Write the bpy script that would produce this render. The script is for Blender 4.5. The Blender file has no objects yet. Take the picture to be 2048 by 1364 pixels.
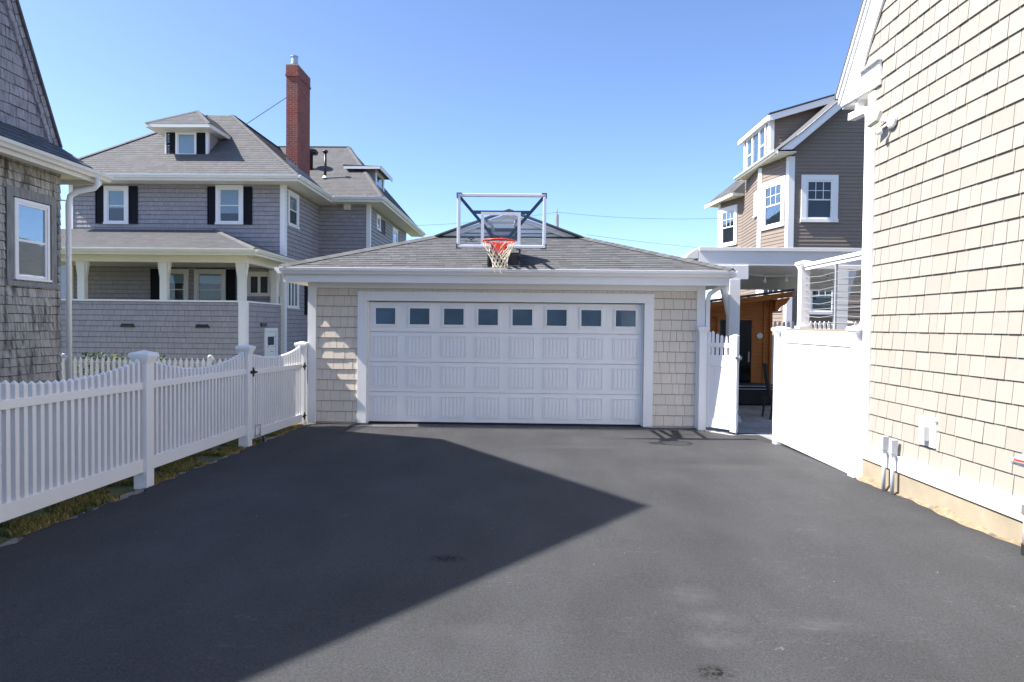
import bpy, bmesh, math, random
from mathutils import Vector as V3, Matrix
random.seed(7)
R=random.Random(11)
sc=bpy.context.scene
col=sc.collection
def v(*a): return V3(a)
# ------------------------------------------------------------------ materials
def new_mat(name):
    m=bpy.data.materials.new(name); m.use_nodes=True
    nt=m.node_tree; b=nt.nodes['Principled BSDF']
    return m,nt,b
def mat(name,colr,rough=.6,var=0,noise=0,nscale=3,stretch=None,bump=0,bscale=200,metal=0,spec=.5,stain=None,bstretch=None):
    """plain principled; var = brightness spread between separate shingles/boards; noise = cloudy variation"""
    m,nt,b=new_mat(name)
    N=nt.nodes; L=nt.links
    b.inputs['Roughness'].default_value=rough; b.inputs['Metallic'].default_value=metal
    b.inputs['Specular IOR Level'].default_value=spec
    b.inputs['Base Color'].default_value=(*colr,1)
    tc=N.new('ShaderNodeTexCoord')
    def ntex(scale,st,det=4):
        t=N.new('ShaderNodeTexNoise'); t.inputs['Scale'].default_value=scale; t.inputs['Detail'].default_value=det
        mp=N.new('ShaderNodeMapping'); mp.inputs['Scale'].default_value=st or (1,1,1)
        L.new(tc.outputs['Object'],mp.inputs['Vector']); L.new(mp.outputs['Vector'],t.inputs['Vector'])
        return t
    if var or noise or stain:
        h=N.new('ShaderNodeHueSaturation'); h.inputs['Color'].default_value=(*colr,1)
        val=None
        if var:
            g=N.new('ShaderNodeNewGeometry')
            mr=N.new('ShaderNodeMapRange'); mr.inputs['To Min'].default_value=1-var; mr.inputs['To Max'].default_value=1+var
            L.new(g.outputs['Random Per Island'],mr.inputs['Value']); val=mr.outputs['Result']
        if noise:
            t=ntex(nscale,stretch,6)
            mr=N.new('ShaderNodeMapRange'); mr.inputs['From Min'].default_value=.25; mr.inputs['From Max'].default_value=.75
            mr.inputs['To Min'].default_value=1-noise; mr.inputs['To Max'].default_value=1+noise
            L.new(t.outputs['Fac'],mr.inputs['Value'])
            if val is None: val=mr.outputs['Result']
            else:
                mm=N.new('ShaderNodeMath'); mm.operation='MULTIPLY'; L.new(val,mm.inputs[0]); L.new(mr.outputs['Result'],mm.inputs[1]); val=mm.outputs[0]
        if val is not None: L.new(val,h.inputs['Value'])
        out=h.outputs['Color']
        if stain:
            sc_,thr,scol,st,amt=stain
            t=ntex(sc_,st,6)
            cr=N.new('ShaderNodeValToRGB'); cr.color_ramp.elements[0].position=thr; cr.color_ramp.elements[1].position=thr+.18
            cr.color_ramp.elements[0].color=(0,0,0,1); cr.color_ramp.elements[1].color=(amt,amt,amt,1)
            L.new(t.outputs['Fac'],cr.inputs['Fac'])
            mx=N.new('ShaderNodeMixRGB'); L.new(cr.outputs['Color'],mx.inputs['Fac']); L.new(out,mx.inputs[1]); mx.inputs[2].default_value=(*scol,1)
            out=mx.outputs['Color']
        L.new(out,b.inputs['Base Color'])
    if bump:
        t=ntex(bscale,bstretch,3)
        bp=N.new('ShaderNodeBump'); bp.inputs['Strength'].default_value=bump; bp.inputs['Distance'].default_value=.004
        L.new(t.outputs['Fac'],bp.inputs['Height']); L.new(bp.outputs['Normal'],b.inputs['Normal'])
    return m
def glass_mat(name,tint=(.9,.95,.97),refl=.16,mixmin=.03):
    m,nt,b=new_mat(name); N=nt.nodes; L=nt.links
    out=N['Material Output']; N.remove(b)
    t=N.new('ShaderNodeBsdfTransparent'); t.inputs['Color'].default_value=(*tint,1)
    g=N.new('ShaderNodeBsdfGlossy'); g.inputs['Roughness'].default_value=.02; g.inputs['Color'].default_value=(1,1,1,1)
    fr=N.new('ShaderNodeLayerWeight'); fr.inputs['Blend'].default_value=.35
    mr=N.new('ShaderNodeMapRange'); mr.inputs['To Min'].default_value=refl; mr.inputs['To Max'].default_value=.5
    L.new(fr.outputs['Fresnel'],mr.inputs['Value'])
    mx=N.new('ShaderNodeMixShader'); L.new(mr.outputs['Result'],mx.inputs['Fac']); L.new(t.outputs[0],mx.inputs[1]); L.new(g.outputs[0],mx.inputs[2])
    tc=N.new('ShaderNodeTexCoord'); nz=N.new('ShaderNodeTexNoise'); nz.inputs['Scale'].default_value=1.6
    bp=N.new('ShaderNodeBump'); bp.inputs['Strength'].default_value=.05; bp.inputs['Distance'].default_value=.01
    L.new(tc.outputs['Object'],nz.inputs['Vector']); L.new(nz.outputs['Fac'],bp.inputs['Height']); L.new(bp.outputs['Normal'],g.inputs['Normal'])
    L.new(mx.outputs[0],out.inputs['Surface'])
    return m
M={}
M['vinyl']=mat('white_vinyl',(.84,.83,.82),.38,noise=.03,nscale=1.5)
M['vinyl_low']=M['vinyl']
M['trim']=mat('white_trim',(.84,.83,.82),.5,noise=.03,nscale=1.2,bump=.05,bscale=60)
M['cream']=mat('cream_trim',(.74,.72,.66),.55,noise=.05,nscale=1.5)
M['door']=mat('garage_door_paint',(.88,.87,.86),.42,noise=.025,nscale=2)
M['siding']=mat('beige_shake',(.332,.304,.262),.65,var=.05,noise=.045,nscale=14,stretch=(5,5,.5),bump=.35,bscale=60,bstretch=(6,6,.4))
M['sidingg']=mat('garage_shake',(.70,.62,.52),.65,var=.035,noise=.05,nscale=14,stretch=(5,5,.5),bump=.35,bscale=60,bstretch=(6,6,.4))
M['greyshake']=mat('grey_painted_shake',(.335,.315,.33),.75,var=.06,noise=.08,nscale=9,stretch=(4,4,.6),bump=.3,bscale=50,bstretch=(5,5,.5))
M['weather']=mat('weathered_cedar_shake',(.40,.38,.35),.9,var=.12,noise=.25,nscale=9,stretch=(4.5,4.5,.7),bump=.8,bscale=50,bstretch=(6,6,.4),stain=(2.4,.47,(.035,.028,.022),(5,5,.8),.8))
M['weather_up']=mat('weathered_cedar_shake_upper',(.30,.29,.32),.9,var=.13,noise=.33,nscale=8,stretch=(4.5,4.5,.7),bump=.8,bscale=50,bstretch=(6,6,.4),stain=(4.5,.55,(.05,.05,.06),(5,5,.7),.8))
M['weathertrim']=mat('weathered_window_casing',(.24,.24,.235),.85,noise=.3,nscale=6,stretch=(3,3,.6),bump=.5,bscale=60)
M['shingle']=mat('grey_asphalt_shingle',(.100,.101,.104),.95,var=.2,noise=.12,nscale=60,bump=.6,bscale=300)
M['shingle_h']=mat('warm_grey_asphalt_shingle',(.112,.111,.113),.95,var=.09,noise=.10,nscale=3,bump=.5,bscale=200)
M['shingle_d']=mat('dark_slate_shingle',(.085,.095,.115),.85,var=.2,noise=.25,nscale=12,bump=.5,bscale=100)
M['taupe']=mat('taupe_clapboard',(.225,.18,.148),.7,var=.04,noise=.04,nscale=5)
M['brick']=None
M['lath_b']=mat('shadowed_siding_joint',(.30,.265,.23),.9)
M['lath_g']=mat('shadowed_grey_joint',(.09,.088,.10),.9)
M['lath_w']=mat('shadowed_cedar_joint',(.05,.045,.04),.95)  # backing painted near-black for the shade in the shake gaps
M['navy']=mat('navy_shutter',(.004,.006,.012),.6,spec=.2)
M['black']=mat('black_powder_coat',(.012,.012,.013),.4)
M['dark']=mat('dark_interior',(.025,.028,.032),.6)
M['blueglassback']=mat('dim_interior',(.10,.165,.24),.6,noise=.4,nscale=1.6)
M['blind']=mat('window_blind',(.50,.56,.62),.6)
M['pane']=glass_mat('window_glass',refl=.0)
M['pane2']=glass_mat('garage_glass',refl=.0)
M['acrylic']=glass_mat('clear_acrylic',(.965,.98,.995),.0)
M['galv']=mat('galvanised_metal',(.42,.44,.46),.38,metal=.7,noise=.1,nscale=20)
M['greymetal']=mat('grey_painted_metal',(.32,.34,.38),.45,noise=.06,nscale=10)
M['hoopframe']=mat('silver_powder_coat',(.62,.65,.74),.35)
M['hoopnavy']=mat('dark_blue_steel',(.008,.018,.036),.6,spec=.2)
M['orange']=mat('orange_rim',(.75,.055,.02),.38)
M['net']=mat('off_white_cord',(.66,.60,.48),.85)
M['pvcgrey']=mat('grey_conduit',(.46,.48,.52),.45)
M['brass']=mat('brass_fitting',(.50,.26,.09),.4,metal=.6,noise=.2,nscale=30)
M['cedar']=mat('red_cedar_boards',(.50,.165,.030),.5,noise=.3,nscale=2.5,stretch=(.6,.6,14),bump=.15,bscale=30)
M['cushion']=mat('navy_cushion',(.012,.022,.06),.9)
M['piping']=mat('white_piping',(.7,.7,.7),.7)
M['wicker']=mat('black_wicker',(.015,.014,.014),.6,bump=.8,bscale=80)
M['sling']=mat('brown_mesh_sling',(.045,.042,.04),.7)
M['deckboard']=mat('tan_composite_deck',(.26,.21,.165),.7,noise=.15,nscale=4,stretch=(6,.4,6))
M['cable']=mat('steel_cable',(.55,.53,.5),.35,metal=.6)
M['leaf']=mat('leaf_green',(.05,.10,.018),.6,var=.5)
M['leafy']=mat('leaf_yellow_green',(.17,.20,.03),.6,var=.4)
M['oldfence']=mat('pale_grey_painted_wood',(.46,.48,.52),.7,noise=.12,nscale=8)
M['pole']=mat('weathered_pole_wood',(.16,.14,.125),.9,noise=.2,nscale=3)
M['wire']=mat('black_cable',(.03,.03,.035),.6)
M['bulb']=mat('glass_bulb',(.7,.7,.68),.15)
M['stone_cap']=mat('mortar_cap',(.35,.33,.31),.9)
M['lead']=mat('lead_flashing',(.14,.17,.21),.5,noise=.3,nscale=8)
M['rubber']=mat('black_rubber',(.015,.015,.015),.7)
M['grass']=mat('grass_blades',(.10,.12,.022),.7,var=.6)
M['drygrass']=mat('dry_grass_blades',(.36,.25,.08),.8,var=.5)
M['concrete']=mat('stained_foundation_concrete',(.31,.26,.185),.9,noise=.16,nscale=3.5,bump=.5,bscale=90,stain=(3.0,.60,(.30,.27,.22),(1,1,1.6),.6))
M['paver']=mat('grey_concrete_paver',(.30,.30,.305),.85,var=.13,noise=.12,nscale=8,bump=.3,bscale=120)
M['paverd']=mat('charcoal_paver_shaded',(.085,.085,.09),.85,var=.15,noise=.12,nscale=8,bump=.3,bscale=120)  # charcoal taken darker so the eave shade sits in the colour
M['drain']=mat('plastic_drain_grate',(.06,.06,.062),.6)  # grate tone also darkened to hold the eave shade
# brick
m,nt,b=new_mat('red_brick'); N=nt.nodes; L=nt.links
tc=N.new('ShaderNodeTexCoord'); sx=N.new('ShaderNodeSeparateXYZ'); L.new(tc.outputs['Object'],sx.inputs[0])
ad=N.new('ShaderNodeMath'); L.new(sx.outputs['X'],ad.inputs[0]); L.new(sx.outputs['Y'],ad.inputs[1])
cb=N.new('ShaderNodeCombineXYZ'); L.new(ad.outputs[0],cb.inputs['X']); L.new(sx.outputs['Z'],cb.inputs['Y'])
bt=N.new('ShaderNodeTexBrick'); L.new(cb.outputs[0],bt.inputs['Vector'])
for k,c in (('Color1',(.27,.055,.04,1)),('Color2',(.19,.04,.032,1)),('Mortar',(.22,.15,.13,1))): bt.inputs[k].default_value=c
bt.inputs['Scale'].default_value=1; bt.inputs['Brick Width'].default_value=.21; bt.inputs['Row Height'].default_value=.075
bt.inputs['Mortar Size'].default_value=.009; bt.inputs['Mortar Smooth'].default_value=.1; bt.inputs['Bias'].default_value=-.1
nz=N.new('ShaderNodeTexNoise'); nz.inputs['Scale'].default_value=4; L.new(tc.outputs['Object'],nz.inputs['Vector'])
mx=N.new('ShaderNodeMixRGB'); mx.blend_type='MULTIPLY'; mx.inputs['Fac'].default_value=.5; L.new(bt.outputs['Color'],mx.inputs[1]); L.new(nz.outputs['Fac'],mx.inputs[2])
hs=N.new('ShaderNodeHueSaturation'); hs.inputs['Value'].default_value=1.35; L.new(mx.outputs[0],hs.inputs['Color']); L.new(hs.outputs[0],b.inputs['Base Color'])
bp=N.new('ShaderNodeBump'); bp.inputs['Distance'].default_value=.01; bp.invert=True; L.new(bt.outputs['Fac'],bp.inputs['Height']); L.new(bp.outputs[0],b.inputs['Normal'])
b.inputs['Roughness'].default_value=.9; M['brick']=m
# asphalt
m,nt,b=new_mat('sealed_asphalt'); N=nt.nodes; L=nt.links
tc=N.new('ShaderNodeTexCoord')
def nzt(scale,det=4,st=None,rough=.5):
    t=N.new('ShaderNodeTexNoise'); t.inputs['Scale'].default_value=scale; t.inputs['Detail'].default_value=det; t.inputs['Roughness'].default_value=rough
    if st:
        mp=N.new('ShaderNodeMapping'); mp.inputs['Scale'].default_value=st[0]; mp.inputs['Rotation'].default_value=(0,0,st[1]); L.new(tc.outputs['Object'],mp.inputs[0]); L.new(mp.outputs[0],t.inputs['Vector'])
    else: L.new(tc.outputs['Object'],t.inputs['Vector'])
    return t.outputs['Fac']
def mrange(x,a,b_,c,d):
    r=N.new('ShaderNodeMapRange'); r.inputs['From Min'].default_value=a; r.inputs['From Max'].default_value=b_; r.inputs['To Min'].default_value=c; r.inputs['To Max'].default_value=d
    L.new(x,r.inputs['Value']); return r.outputs['Result']
def mul(a,b_):
    r=N.new('ShaderNodeMath'); r.operation='MULTIPLY'; L.new(a,r.inputs[0]); L.new(b_,r.inputs[1]); return r.outputs[0]
val=mul(mul(mrange(nzt(.55,5),.3,.7,.86,1.16),mul(mrange(nzt(260,2),.3,.7,.62,1.42),mrange(nzt(70,3),.3,.7,.82,1.18))),mrange(nzt(2.2,5,((1,.35,1),.4)),.35,.7,.93,1.12))
hs=N.new('ShaderNodeHueSaturation'); hs.inputs['Color'].default_value=(.0520,.0530,.0560,1); L.new(val,hs.inputs['Value'])
# pale scuffs and grit
f1=mul(mrange(nzt(7,8,((.6,2.4,1),.9),.7),.60,.72,0,.55),mrange(nzt(.8,2),.48,.62,0,1))
f2=mrange(nzt(90,1),.78,.80,0,.7)
mx=N.new('ShaderNodeMixRGB'); L.new(f1,mx.inputs['Fac']); L.new(hs.outputs[0],mx.inputs[1]); mx.inputs[2].default_value=(.13,.125,.12,1)
mx2=N.new('ShaderNodeMixRGB'); L.new(f2,mx2.inputs['Fac']); L.new(mx.outputs[0],mx2.inputs[1]); mx2.inputs[2].default_value=(.2,.19,.17,1)
# three dusty patches and two worn dark spots where the sealer broke up
l1=nzt(1.3,3,((1,2.2,1),.7),.6)
sb=N.new('ShaderNodeMath'); sb.operation='SUBTRACT'; L.new(l1,sb.inputs[0]); sb.inputs[1].default_value=.5
ab=N.new('ShaderNodeMath'); ab.operation='ABSOLUTE'; L.new(sb.outputs[0],ab.inputs[0])
f3=mul(mul(mrange(ab.outputs[0],.0,.004,.75,0),mrange(nzt(1.1,2),.52,.60,0,1)),mrange(nzt(25,4),.45,.6,0,1))
mx=N.new('ShaderNodeMixRGB'); L.new(f3,mx.inputs['Fac']); L.new(mx2.outputs[0],mx.inputs[1]); mx.inputs[2].default_value=(.15,.145,.14,1)
prev=mx.outputs[0]
for (px,py,rx,ry,c,amt) in ((1.03,4.22,.20,.20,(.11,.11,.11),.36),(1.10,3.86,.18,.14,(.11,.11,.11),.36),(-.25,3.62,.26,.14,(.085,.085,.085),.35),(1.66,3.8,.3,.12,(.1,.1,.1),.4),(2.5,8.5,1.1,.25,(.08,.078,.075),.5),(.9,9.9,1.2,.2,(.08,.078,.075),.45),(1.02,3.58,.2,.12,(.11,.11,.11),.36),(.91,3.23,.11,.085,(.010,.009,.007),1.3),(-.56,4.82,.16,.10,(.006,.006,.007),1.2),(3.1,6.3,.9,.35,(.075,.075,.076),.35)):
    mp=N.new('ShaderNodeMapping'); mp.vector_type='POINT'
    mp.inputs['Location'].default_value=(-px/rx,-py/ry,0); mp.inputs['Scale'].default_value=(1/rx,1/ry,0); L.new(tc.outputs['Object'],mp.inputs[0])
    ln=N.new('ShaderNodeVectorMath'); ln.operation='LENGTH'; L.new(mp.outputs[0],ln.inputs[0])
    f=mul(mrange(ln.outputs['Value'],.2,1.1,amt,0),mrange(nzt(60 if c[0]<.03 else 14,5),.40,.60,0.0 if c[0]<.03 else .55,1))
    mx=N.new('ShaderNodeMixRGB'); L.new(f,mx.inputs['Fac']); L.new(prev,mx.inputs[1]); mx.inputs[2].default_value=(*c,1); prev=mx.outputs[0]
L.new(prev,b.inputs['Base Color'])
bp=N.new('ShaderNodeBump'); bp.inputs['Strength'].default_value=.55; bp.inputs['Distance'].default_value=.004; L.new(nzt(190,3),bp.inputs['Height']); L.new(bp.outputs[0],b.inputs['Normal'])
b.inputs['Roughness'].default_value=.8; b.inputs['Specular IOR Level'].default_value=.12; M['asphalt']=m
# ground (soil + lawn)
m,nt,b=new_mat('lawn_and_soil'); N=nt.nodes; L=nt.links
tc=N.new('ShaderNodeTexCoord')
cr=N.new('ShaderNodeValToRGB'); e=cr.color_ramp.elements; e[0].position=.35; e[0].color=(.05,.075,.02,1); e[1].position=.7; e[1].color=(.17,.15,.07,1)
L.new(nzt(5,6),cr.inputs['Fac']); L.new(cr.outputs[0],b.inputs['Base Color']); b.inputs['Roughness'].default_value=1
bp=N.new('ShaderNodeBump'); bp.inputs['Distance'].default_value=.02; L.new(nzt(60,4),bp.inputs['Height']); L.new(bp.outputs[0],b.inputs['Normal']); M['lawn']=m
M['sand']=mat('sandy_grit',(.30,.27,.23),1,noise=.35,nscale=40,bump=.8,bscale=120,stain=(9,.55,(.10,.085,.06),(1,1,1),.7))
# ------------------------------------------------------------------ mesh building
class Fr:
    def __init__(s,O=(0,0,0),U=(1,0,0),W=(0,1,0),N=(0,0,1)):
        s.O=V3(O); s.U=V3(U).normalized(); s.W=V3(W).normalized(); s.N=V3(N).normalized()
    def p(s,u,w,n=0): return s.O+s.U*u+s.W*w+s.N*n
F0=Fr()
class MB:
    def __init__(s): s.v=[]; s.f=[]
    def add(s,vs,fs):
        o=len(s.v); s.v+= [V3(q) for q in vs]; s.f+=[tuple(i+o for i in f) for f in fs]; return s
    def box(s,u0,u1,w0,w1,n0,n1,F=F0):
        P=[F.p(u,w,n) for n in (n0,n1) for w in (w0,w1) for u in (u0,u1)]
        return s.add(P,[(0,2,3,1),(4,5,7,6),(0,1,5,4),(2,6,7,3),(0,4,6,2),(1,3,7,5)])
    def prism(s,poly,n0,n1,F=F0):
        k=len(poly); P=[F.p(a,b_,n0) for a,b_ in poly]+[F.p(a,b_,n1) for a,b_ in poly]
        return s.add(P,[tuple(range(k))[::-1],tuple(range(k,2*k))]+[(i,(i+1)%k,k+(i+1)%k,k+i) for i in range(k)])
    def quad(s,*P): return s.add(P,[tuple(range(len(P)))])
    def tube(s,pts,r,seg=8,r2=None,cap=True):
        pts=[V3(p) for p in pts]; n=len(pts); rs=[r+(( (r2 if r2 is not None else r)-r)*i/max(1,n-1)) for i in range(n)]
        P=[]; prev=None
        for i,p in enumerate(pts):
            t=(pts[min(i+1,n-1)]-pts[max(i-1,0)]).normalized()
            a=t.cross(V3((0,0,1)) if abs(t.z)<.95 else V3((1,0,0))).normalized() if prev is None else (prev-t*prev.dot(t)).normalized()
            prev=a; c=t.cross(a)
            for k in range(seg):
                an=2*math.pi*k/seg+math.pi/seg; P.append(p+(a*math.cos(an)+c*math.sin(an))*rs[i])
        Fs=[(i*seg+k,i*seg+(k+1)%seg,(i+1)*seg+(k+1)%seg,(i+1)*seg+k) for i in range(n-1) for k in range(seg)]
        if cap: Fs+=[tuple(range(seg))[::-1],tuple((n-1)*seg+k for k in range(seg))]
        return s.add(P,Fs)
    def rect(s,pts,a,b_,side=None):
        """rectangular bar a (sideways) x b through points"""
        pts=[V3(p) for p in pts]; n=len(pts); P=[]
        for i,p in enumerate(pts):
            t=(pts[min(i+1,n-1)]-pts[max(i-1,0)]).normalized()
            sd=V3(side).normalized() if side else t.cross(V3((0,0,1)) if abs(t.z)<.95 else V3((1,0,0))).normalized()
            up=sd.cross(t).normalized()
            for x,y in ((-1,-1),(1,-1),(1,1),(-1,1)): P.append(p+sd*x*a/2+up*y*b_/2)
        Fs=[(i*4+k,i*4+(k+1)%4,(i+1)*4+(k+1)%4,(i+1)*4+k) for i in range(n-1) for k in range(4)]+[(3,2,1,0),tuple((n-1)*4+k for k in range(4))]
        return s.add(P,Fs)
    def lathe(s,c,prof,seg=20,axis=(0,0,1)):
        ax=V3(axis).normalized(); a=ax.cross(V3((0,0,1)) if abs(ax.z)<.9 else V3((1,0,0))).normalized(); b_=ax.cross(a); c=V3(c)
        P=[c+ax*h+(a*math.cos(2*math.pi*k/seg)+b_*math.sin(2*math.pi*k/seg))*r for r,h in prof for k in range(seg)]
        n=len(prof); Fs=[(i*seg+k,i*seg+(k+1)%seg,(i+1)*seg+(k+1)%seg,(i+1)*seg+k) for i in range(n-1) for k in range(seg)]
        Fs+=[tuple(range(seg))[::-1],tuple((n-1)*seg+k for k in range(seg))]
        return s.add(P,Fs)
    def sweep(s,A,B,prof,out):
        A=V3(A);B=V3(B);o=V3(out).normalized(); z=V3((0,0,1)); k=len(prof)
        P=[A+o*a+z*b_ for a,b_ in prof]+[B+o*a+z*b_ for a,b_ in prof]
        return s.add(P,[tuple(range(k))[::-1],tuple(range(k,2*k))]+[(i,(i+1)%k,k+(i+1)%k,k+i) for i in range(k)])
    def torus(s,c,Rr,r,seg=40,ss=8):
        c=V3(c); P=[c+V3(((Rr+r*math.cos(b_))*math.cos(a),(Rr+r*math.cos(b_))*math.sin(a),r*math.sin(b_))) for a in [2*math.pi*i/seg for i in range(seg)] for b_ in [2*math.pi*j/ss for j in range(ss)]]
        return s.add(P,[(i*ss+j,((i+1)%seg)*ss+j,((i+1)%seg)*ss+(j+1)%ss,i*ss+(j+1)%ss) for i in range(seg) for j in range(ss)])
def interval(poly,w):
    xs=[]; n=len(poly)
    for i in range(n):
        (a,b_),(c,d)=poly[i],poly[(i+1)%n]
        if b_==d:
            if abs(b_-w)<1e-9: xs+=[a,c]
        elif min(b_,d)-1e-9<=w<=max(b_,d)+1e-9: xs.append(a+(c-a)*(w-b_)/(d-b_))
    return (min(xs),max(xs)) if xs else None
def shakes(mb,F,poly,exp,wmin,wmax,t=.012,gap=.004,holes=(),back=True,jit=0,w_start=None,slot=0):
    ws=[p[1] for p in poly]; lo,hi=min(ws),max(ws)
    w=lo if w_start is None else w_start
    if back is True: mb.prism(poly,-.035,-.022 if slot else -.001,F)
    elif back: back.prism(poly,-.035,-.022,F)
    while w<hi-1e-4:
        w0=max(w,lo); w1=min(w+exp,hi); wm=(w0+w1)/2
        I=interval(poly,wm); I0=interval(poly,w0+1e-6); I1=interval(poly,w1-1e-6)
        if I and w1-w0>.004:
            segs=[(I[0],I[1])]
            for (a,b_,c,d) in holes:
                if c<wm<d:
                    ns=[]
                    for (x,y) in segs:
                        if b_<=x or a>=y: ns.append((x,y)); continue
                        if a>x: ns.append((x,a))
                        if b_<y: ns.append((b_,y))
                    segs=ns
            for (x,y) in segs:
                lx0,lx1=(I0[0],I1[0]) if x==I[0] else (x,x); ry0,ry1=(I0[1],I1[1]) if y==I[1] else (y,y)
                e=min(x,lx0,lx1)-R.random()*wmax*.8
                end=max(y,ry0,ry1)
                while e<end:
                    wd=R.uniform(wmin,wmax); s0,s1=e+gap/2,e+wd-gap/2; e+=wd
                    a0,b0=max(s0,lx0),min(s1,ry0); a1,b1=max(s0,lx1),min(s1,ry1)
                    if b0-a0<.002 and b1-a1<.002: continue
                    if b0<a0: a0=b0=min(max((a0+b0)/2,lx0),ry0)
                    if b1<a1: a1=b1=min(max((a1+b1)/2,lx1),ry1)
                    j=R.uniform(-jit,jit) if jit else 0
                    tt=t*R.uniform(.85,1.15)
                    P=[F.p(a0,w0+j,tt),F.p(b0,w0+j,tt),F.p(b1,w1+.004-slot,tt*.12),F.p(a1,w1+.004-slot,tt*.12),F.p(a0,w0+j,-.02 if slot else 0),F.p(b0,w0+j,-.02 if slot else 0)]
                    mb.add(P,[(0,1,2,3),(4,5,1,0),(4,0,3),(5,2,1)])
        w+=exp
    return mb
def wallframe(A,B):
    """vertical wall seen from outside, A left end, B right end (as seen from outside)"""
    A=V3(A);B=V3(B);U=(B-A).normalized(); N=U.cross(V3((0,0,1)))
    return Fr(A,U,(0,0,1),N)
def roofplane(mb,pts,exp=.14,wmin=.16,wmax=.34,t=.009,thick=.05,jit=0):
    pts=[V3(p) for p in pts]; U=(pts[1]-pts[0]).normalized(); N=(pts[1]-pts[0]).cross(pts[2]-pts[0]).normalized()
    if N.z<0: N=-N
    W=N.cross(U)
    F=Fr(pts[0],U,W,N); poly=[((p-pts[0]).dot(U),(p-pts[0]).dot(W)) for p in pts]
    mb.prism(poly,-thick,-.002,F)
    shakes(mb,F,poly,exp,wmin,wmax,t,.004,back=False,jit=jit)
def cap_run(mb,A,B,w=.13,step=.15,h=.018):
    A=V3(A);B=V3(B);L_=(B-A).length; t=(B-A).normalized(); s=t.cross(V3((0,0,1))).normalized(); u=s.cross(t)
    n=max(1,int(L_/step))
    for i in range(n):
        p=A+t*(L_*i/n); q=A+t*(L_*(i+1)/n+.02)
        a=[p+s*w-u*.035+u*.005,p+u*(h+.005),p-s*w-u*.035+u*.005,q+s*w-u*.035,q+u*h,q-s*w-u*.035]
        mb.add(a,[(0,1,4,3),(1,2,5,4),(0,3,5,2),(0,2,1)])
def link(name,mb,m,parent=None,loc=None,bev=0,smooth=False):
    me=bpy.data.meshes.new(name)
    if parent is not None: off=V3(parent['_o'])
    else: off=V3(loc) if loc is not None else V3((0,0,0))
    me.from_pydata([tuple(q-off) for q in mb.v],[],mb.f)
    bm=bmesh.new(); bm.from_mesh(me); bmesh.ops.recalc_face_normals(bm,faces=bm.faces); bm.to_mesh(me); bm.free()
    o=bpy.data.objects.new(name,me); col.objects.link(o); me.materials.append(m)
    o['_o']=tuple(off)
    if parent is not None: o.parent=parent
    else: o.location=off
    if bev:
        b_=o.modifiers.new('b','BEVEL'); b_.width=bev; b_.segments=2; b_.limit_method='ANGLE'; b_.angle_limit=math.radians(40)
    if smooth:
        for p in me.polygons: p.use_smooth=True
    return o
def empty(name,loc,label=None,cat=None,group=None):
    o=bpy.data.objects.new(name,None); col.objects.link(o); o.location=loc; o['_o']=tuple(loc); o.empty_display_size=.2
    if label: tag(o,label,cat,group)
    return o
def tag(o,label=None,cat=None,group=None,kind=None):
    if label: o['label']=label
    if cat: o['category']=cat
    if group: o['group']=group
    if kind: o['kind']=kind
    return o
def bx(*a,**k): return MB().box(*a,**k)
def window(parent,F,u0,u1,w0,w1,trim=.1,sash=.045,kind='double',blind=None,grid=None,proud=.045,mt='trim',back='dark',label=None,cols=1,pane='pane',inner=None):
    """window as trim mesh; sub-parts interior, blind, sash, pane"""
    f=MB()
    f.box(u0,u1,w1-trim,w1,0,proud,F); f.box(u0,u0+trim,w0+trim*.6,w1-trim,0,proud,F); f.box(u1-trim,u1,w0+trim*.6,w1-trim,0,proud,F)
    f.box(u0-.015,u1+.015,w0,w0+trim*.6,0,proud+.02,F)
    o=link('window',f,M[mt],parent)
    if label: o['label']=label
    a0,a1,b0,b1=u0+trim,u1-trim,w0+trim*.6,w1-trim
    link('interior',bx(a0,a1,b0,b1,.0005,.002,F=F),M[back],o)
    s=MB(); wd=(a1-a0)/cols
    for c in range(cols):
        c0,c1=a0+c*wd,a0+(c+1)*wd
        s.box(c0,c0+sash,b0,b1,.004,proud*.7,F); s.box(c1-sash,c1,b0,b1,.004,proud*.7,F)
        s.box(c0+sash,c1-sash,b0,b0+sash*1.1,.004,proud*.65,F); s.box(c0+sash,c1-sash,b1-sash,b1,.004,proud*.65,F)
        mid=(b0+b1)/2
        if kind=='double': s.box(c0+sash,c1-sash,mid-.018,mid+.018,.004,proud*.6,F)
        if grid:
            nx,nz,lowhalf=grid; g0=mid+.018 if kind=='double' else b0+sash; g1=b1-sash
            for i in range(1,nx): x=c0+sash+(c1-c0-2*sash)*i/nx; s.box(x-.008,x+.008,g0,g1,.012,proud*.5,F)
            for j in range(1,nz):
                z=g0+(g1-g0)*j/nz
                for i in range(nx):
                    xa=c0+sash+(c1-c0-2*sash)*i/nx+.0085; xb=c0+sash+(c1-c0-2*sash)*(i+1)/nx-.0085; s.box(xa,xb,z-.008,z+.008,.012,proud*.5,F)
    link('sash',s,M[mt if mt!='weathertrim' else 'trim'],o)
    if blind:
        bm_=MB(); z=b1-sash; zb=b1-(b1-b0)*blind
        while z>zb:
            bm_.box(a0+.02,a1-.02,z-.026,z-.004,.003,.008,F); z-=.030
        link('blind',bm_,M['blind'],o)
    link('pane',bx(a0+.01,a1-.01,b0+.01,b1-.01,.011,.0125,F=F),M[pane],o)
    return o
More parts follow.
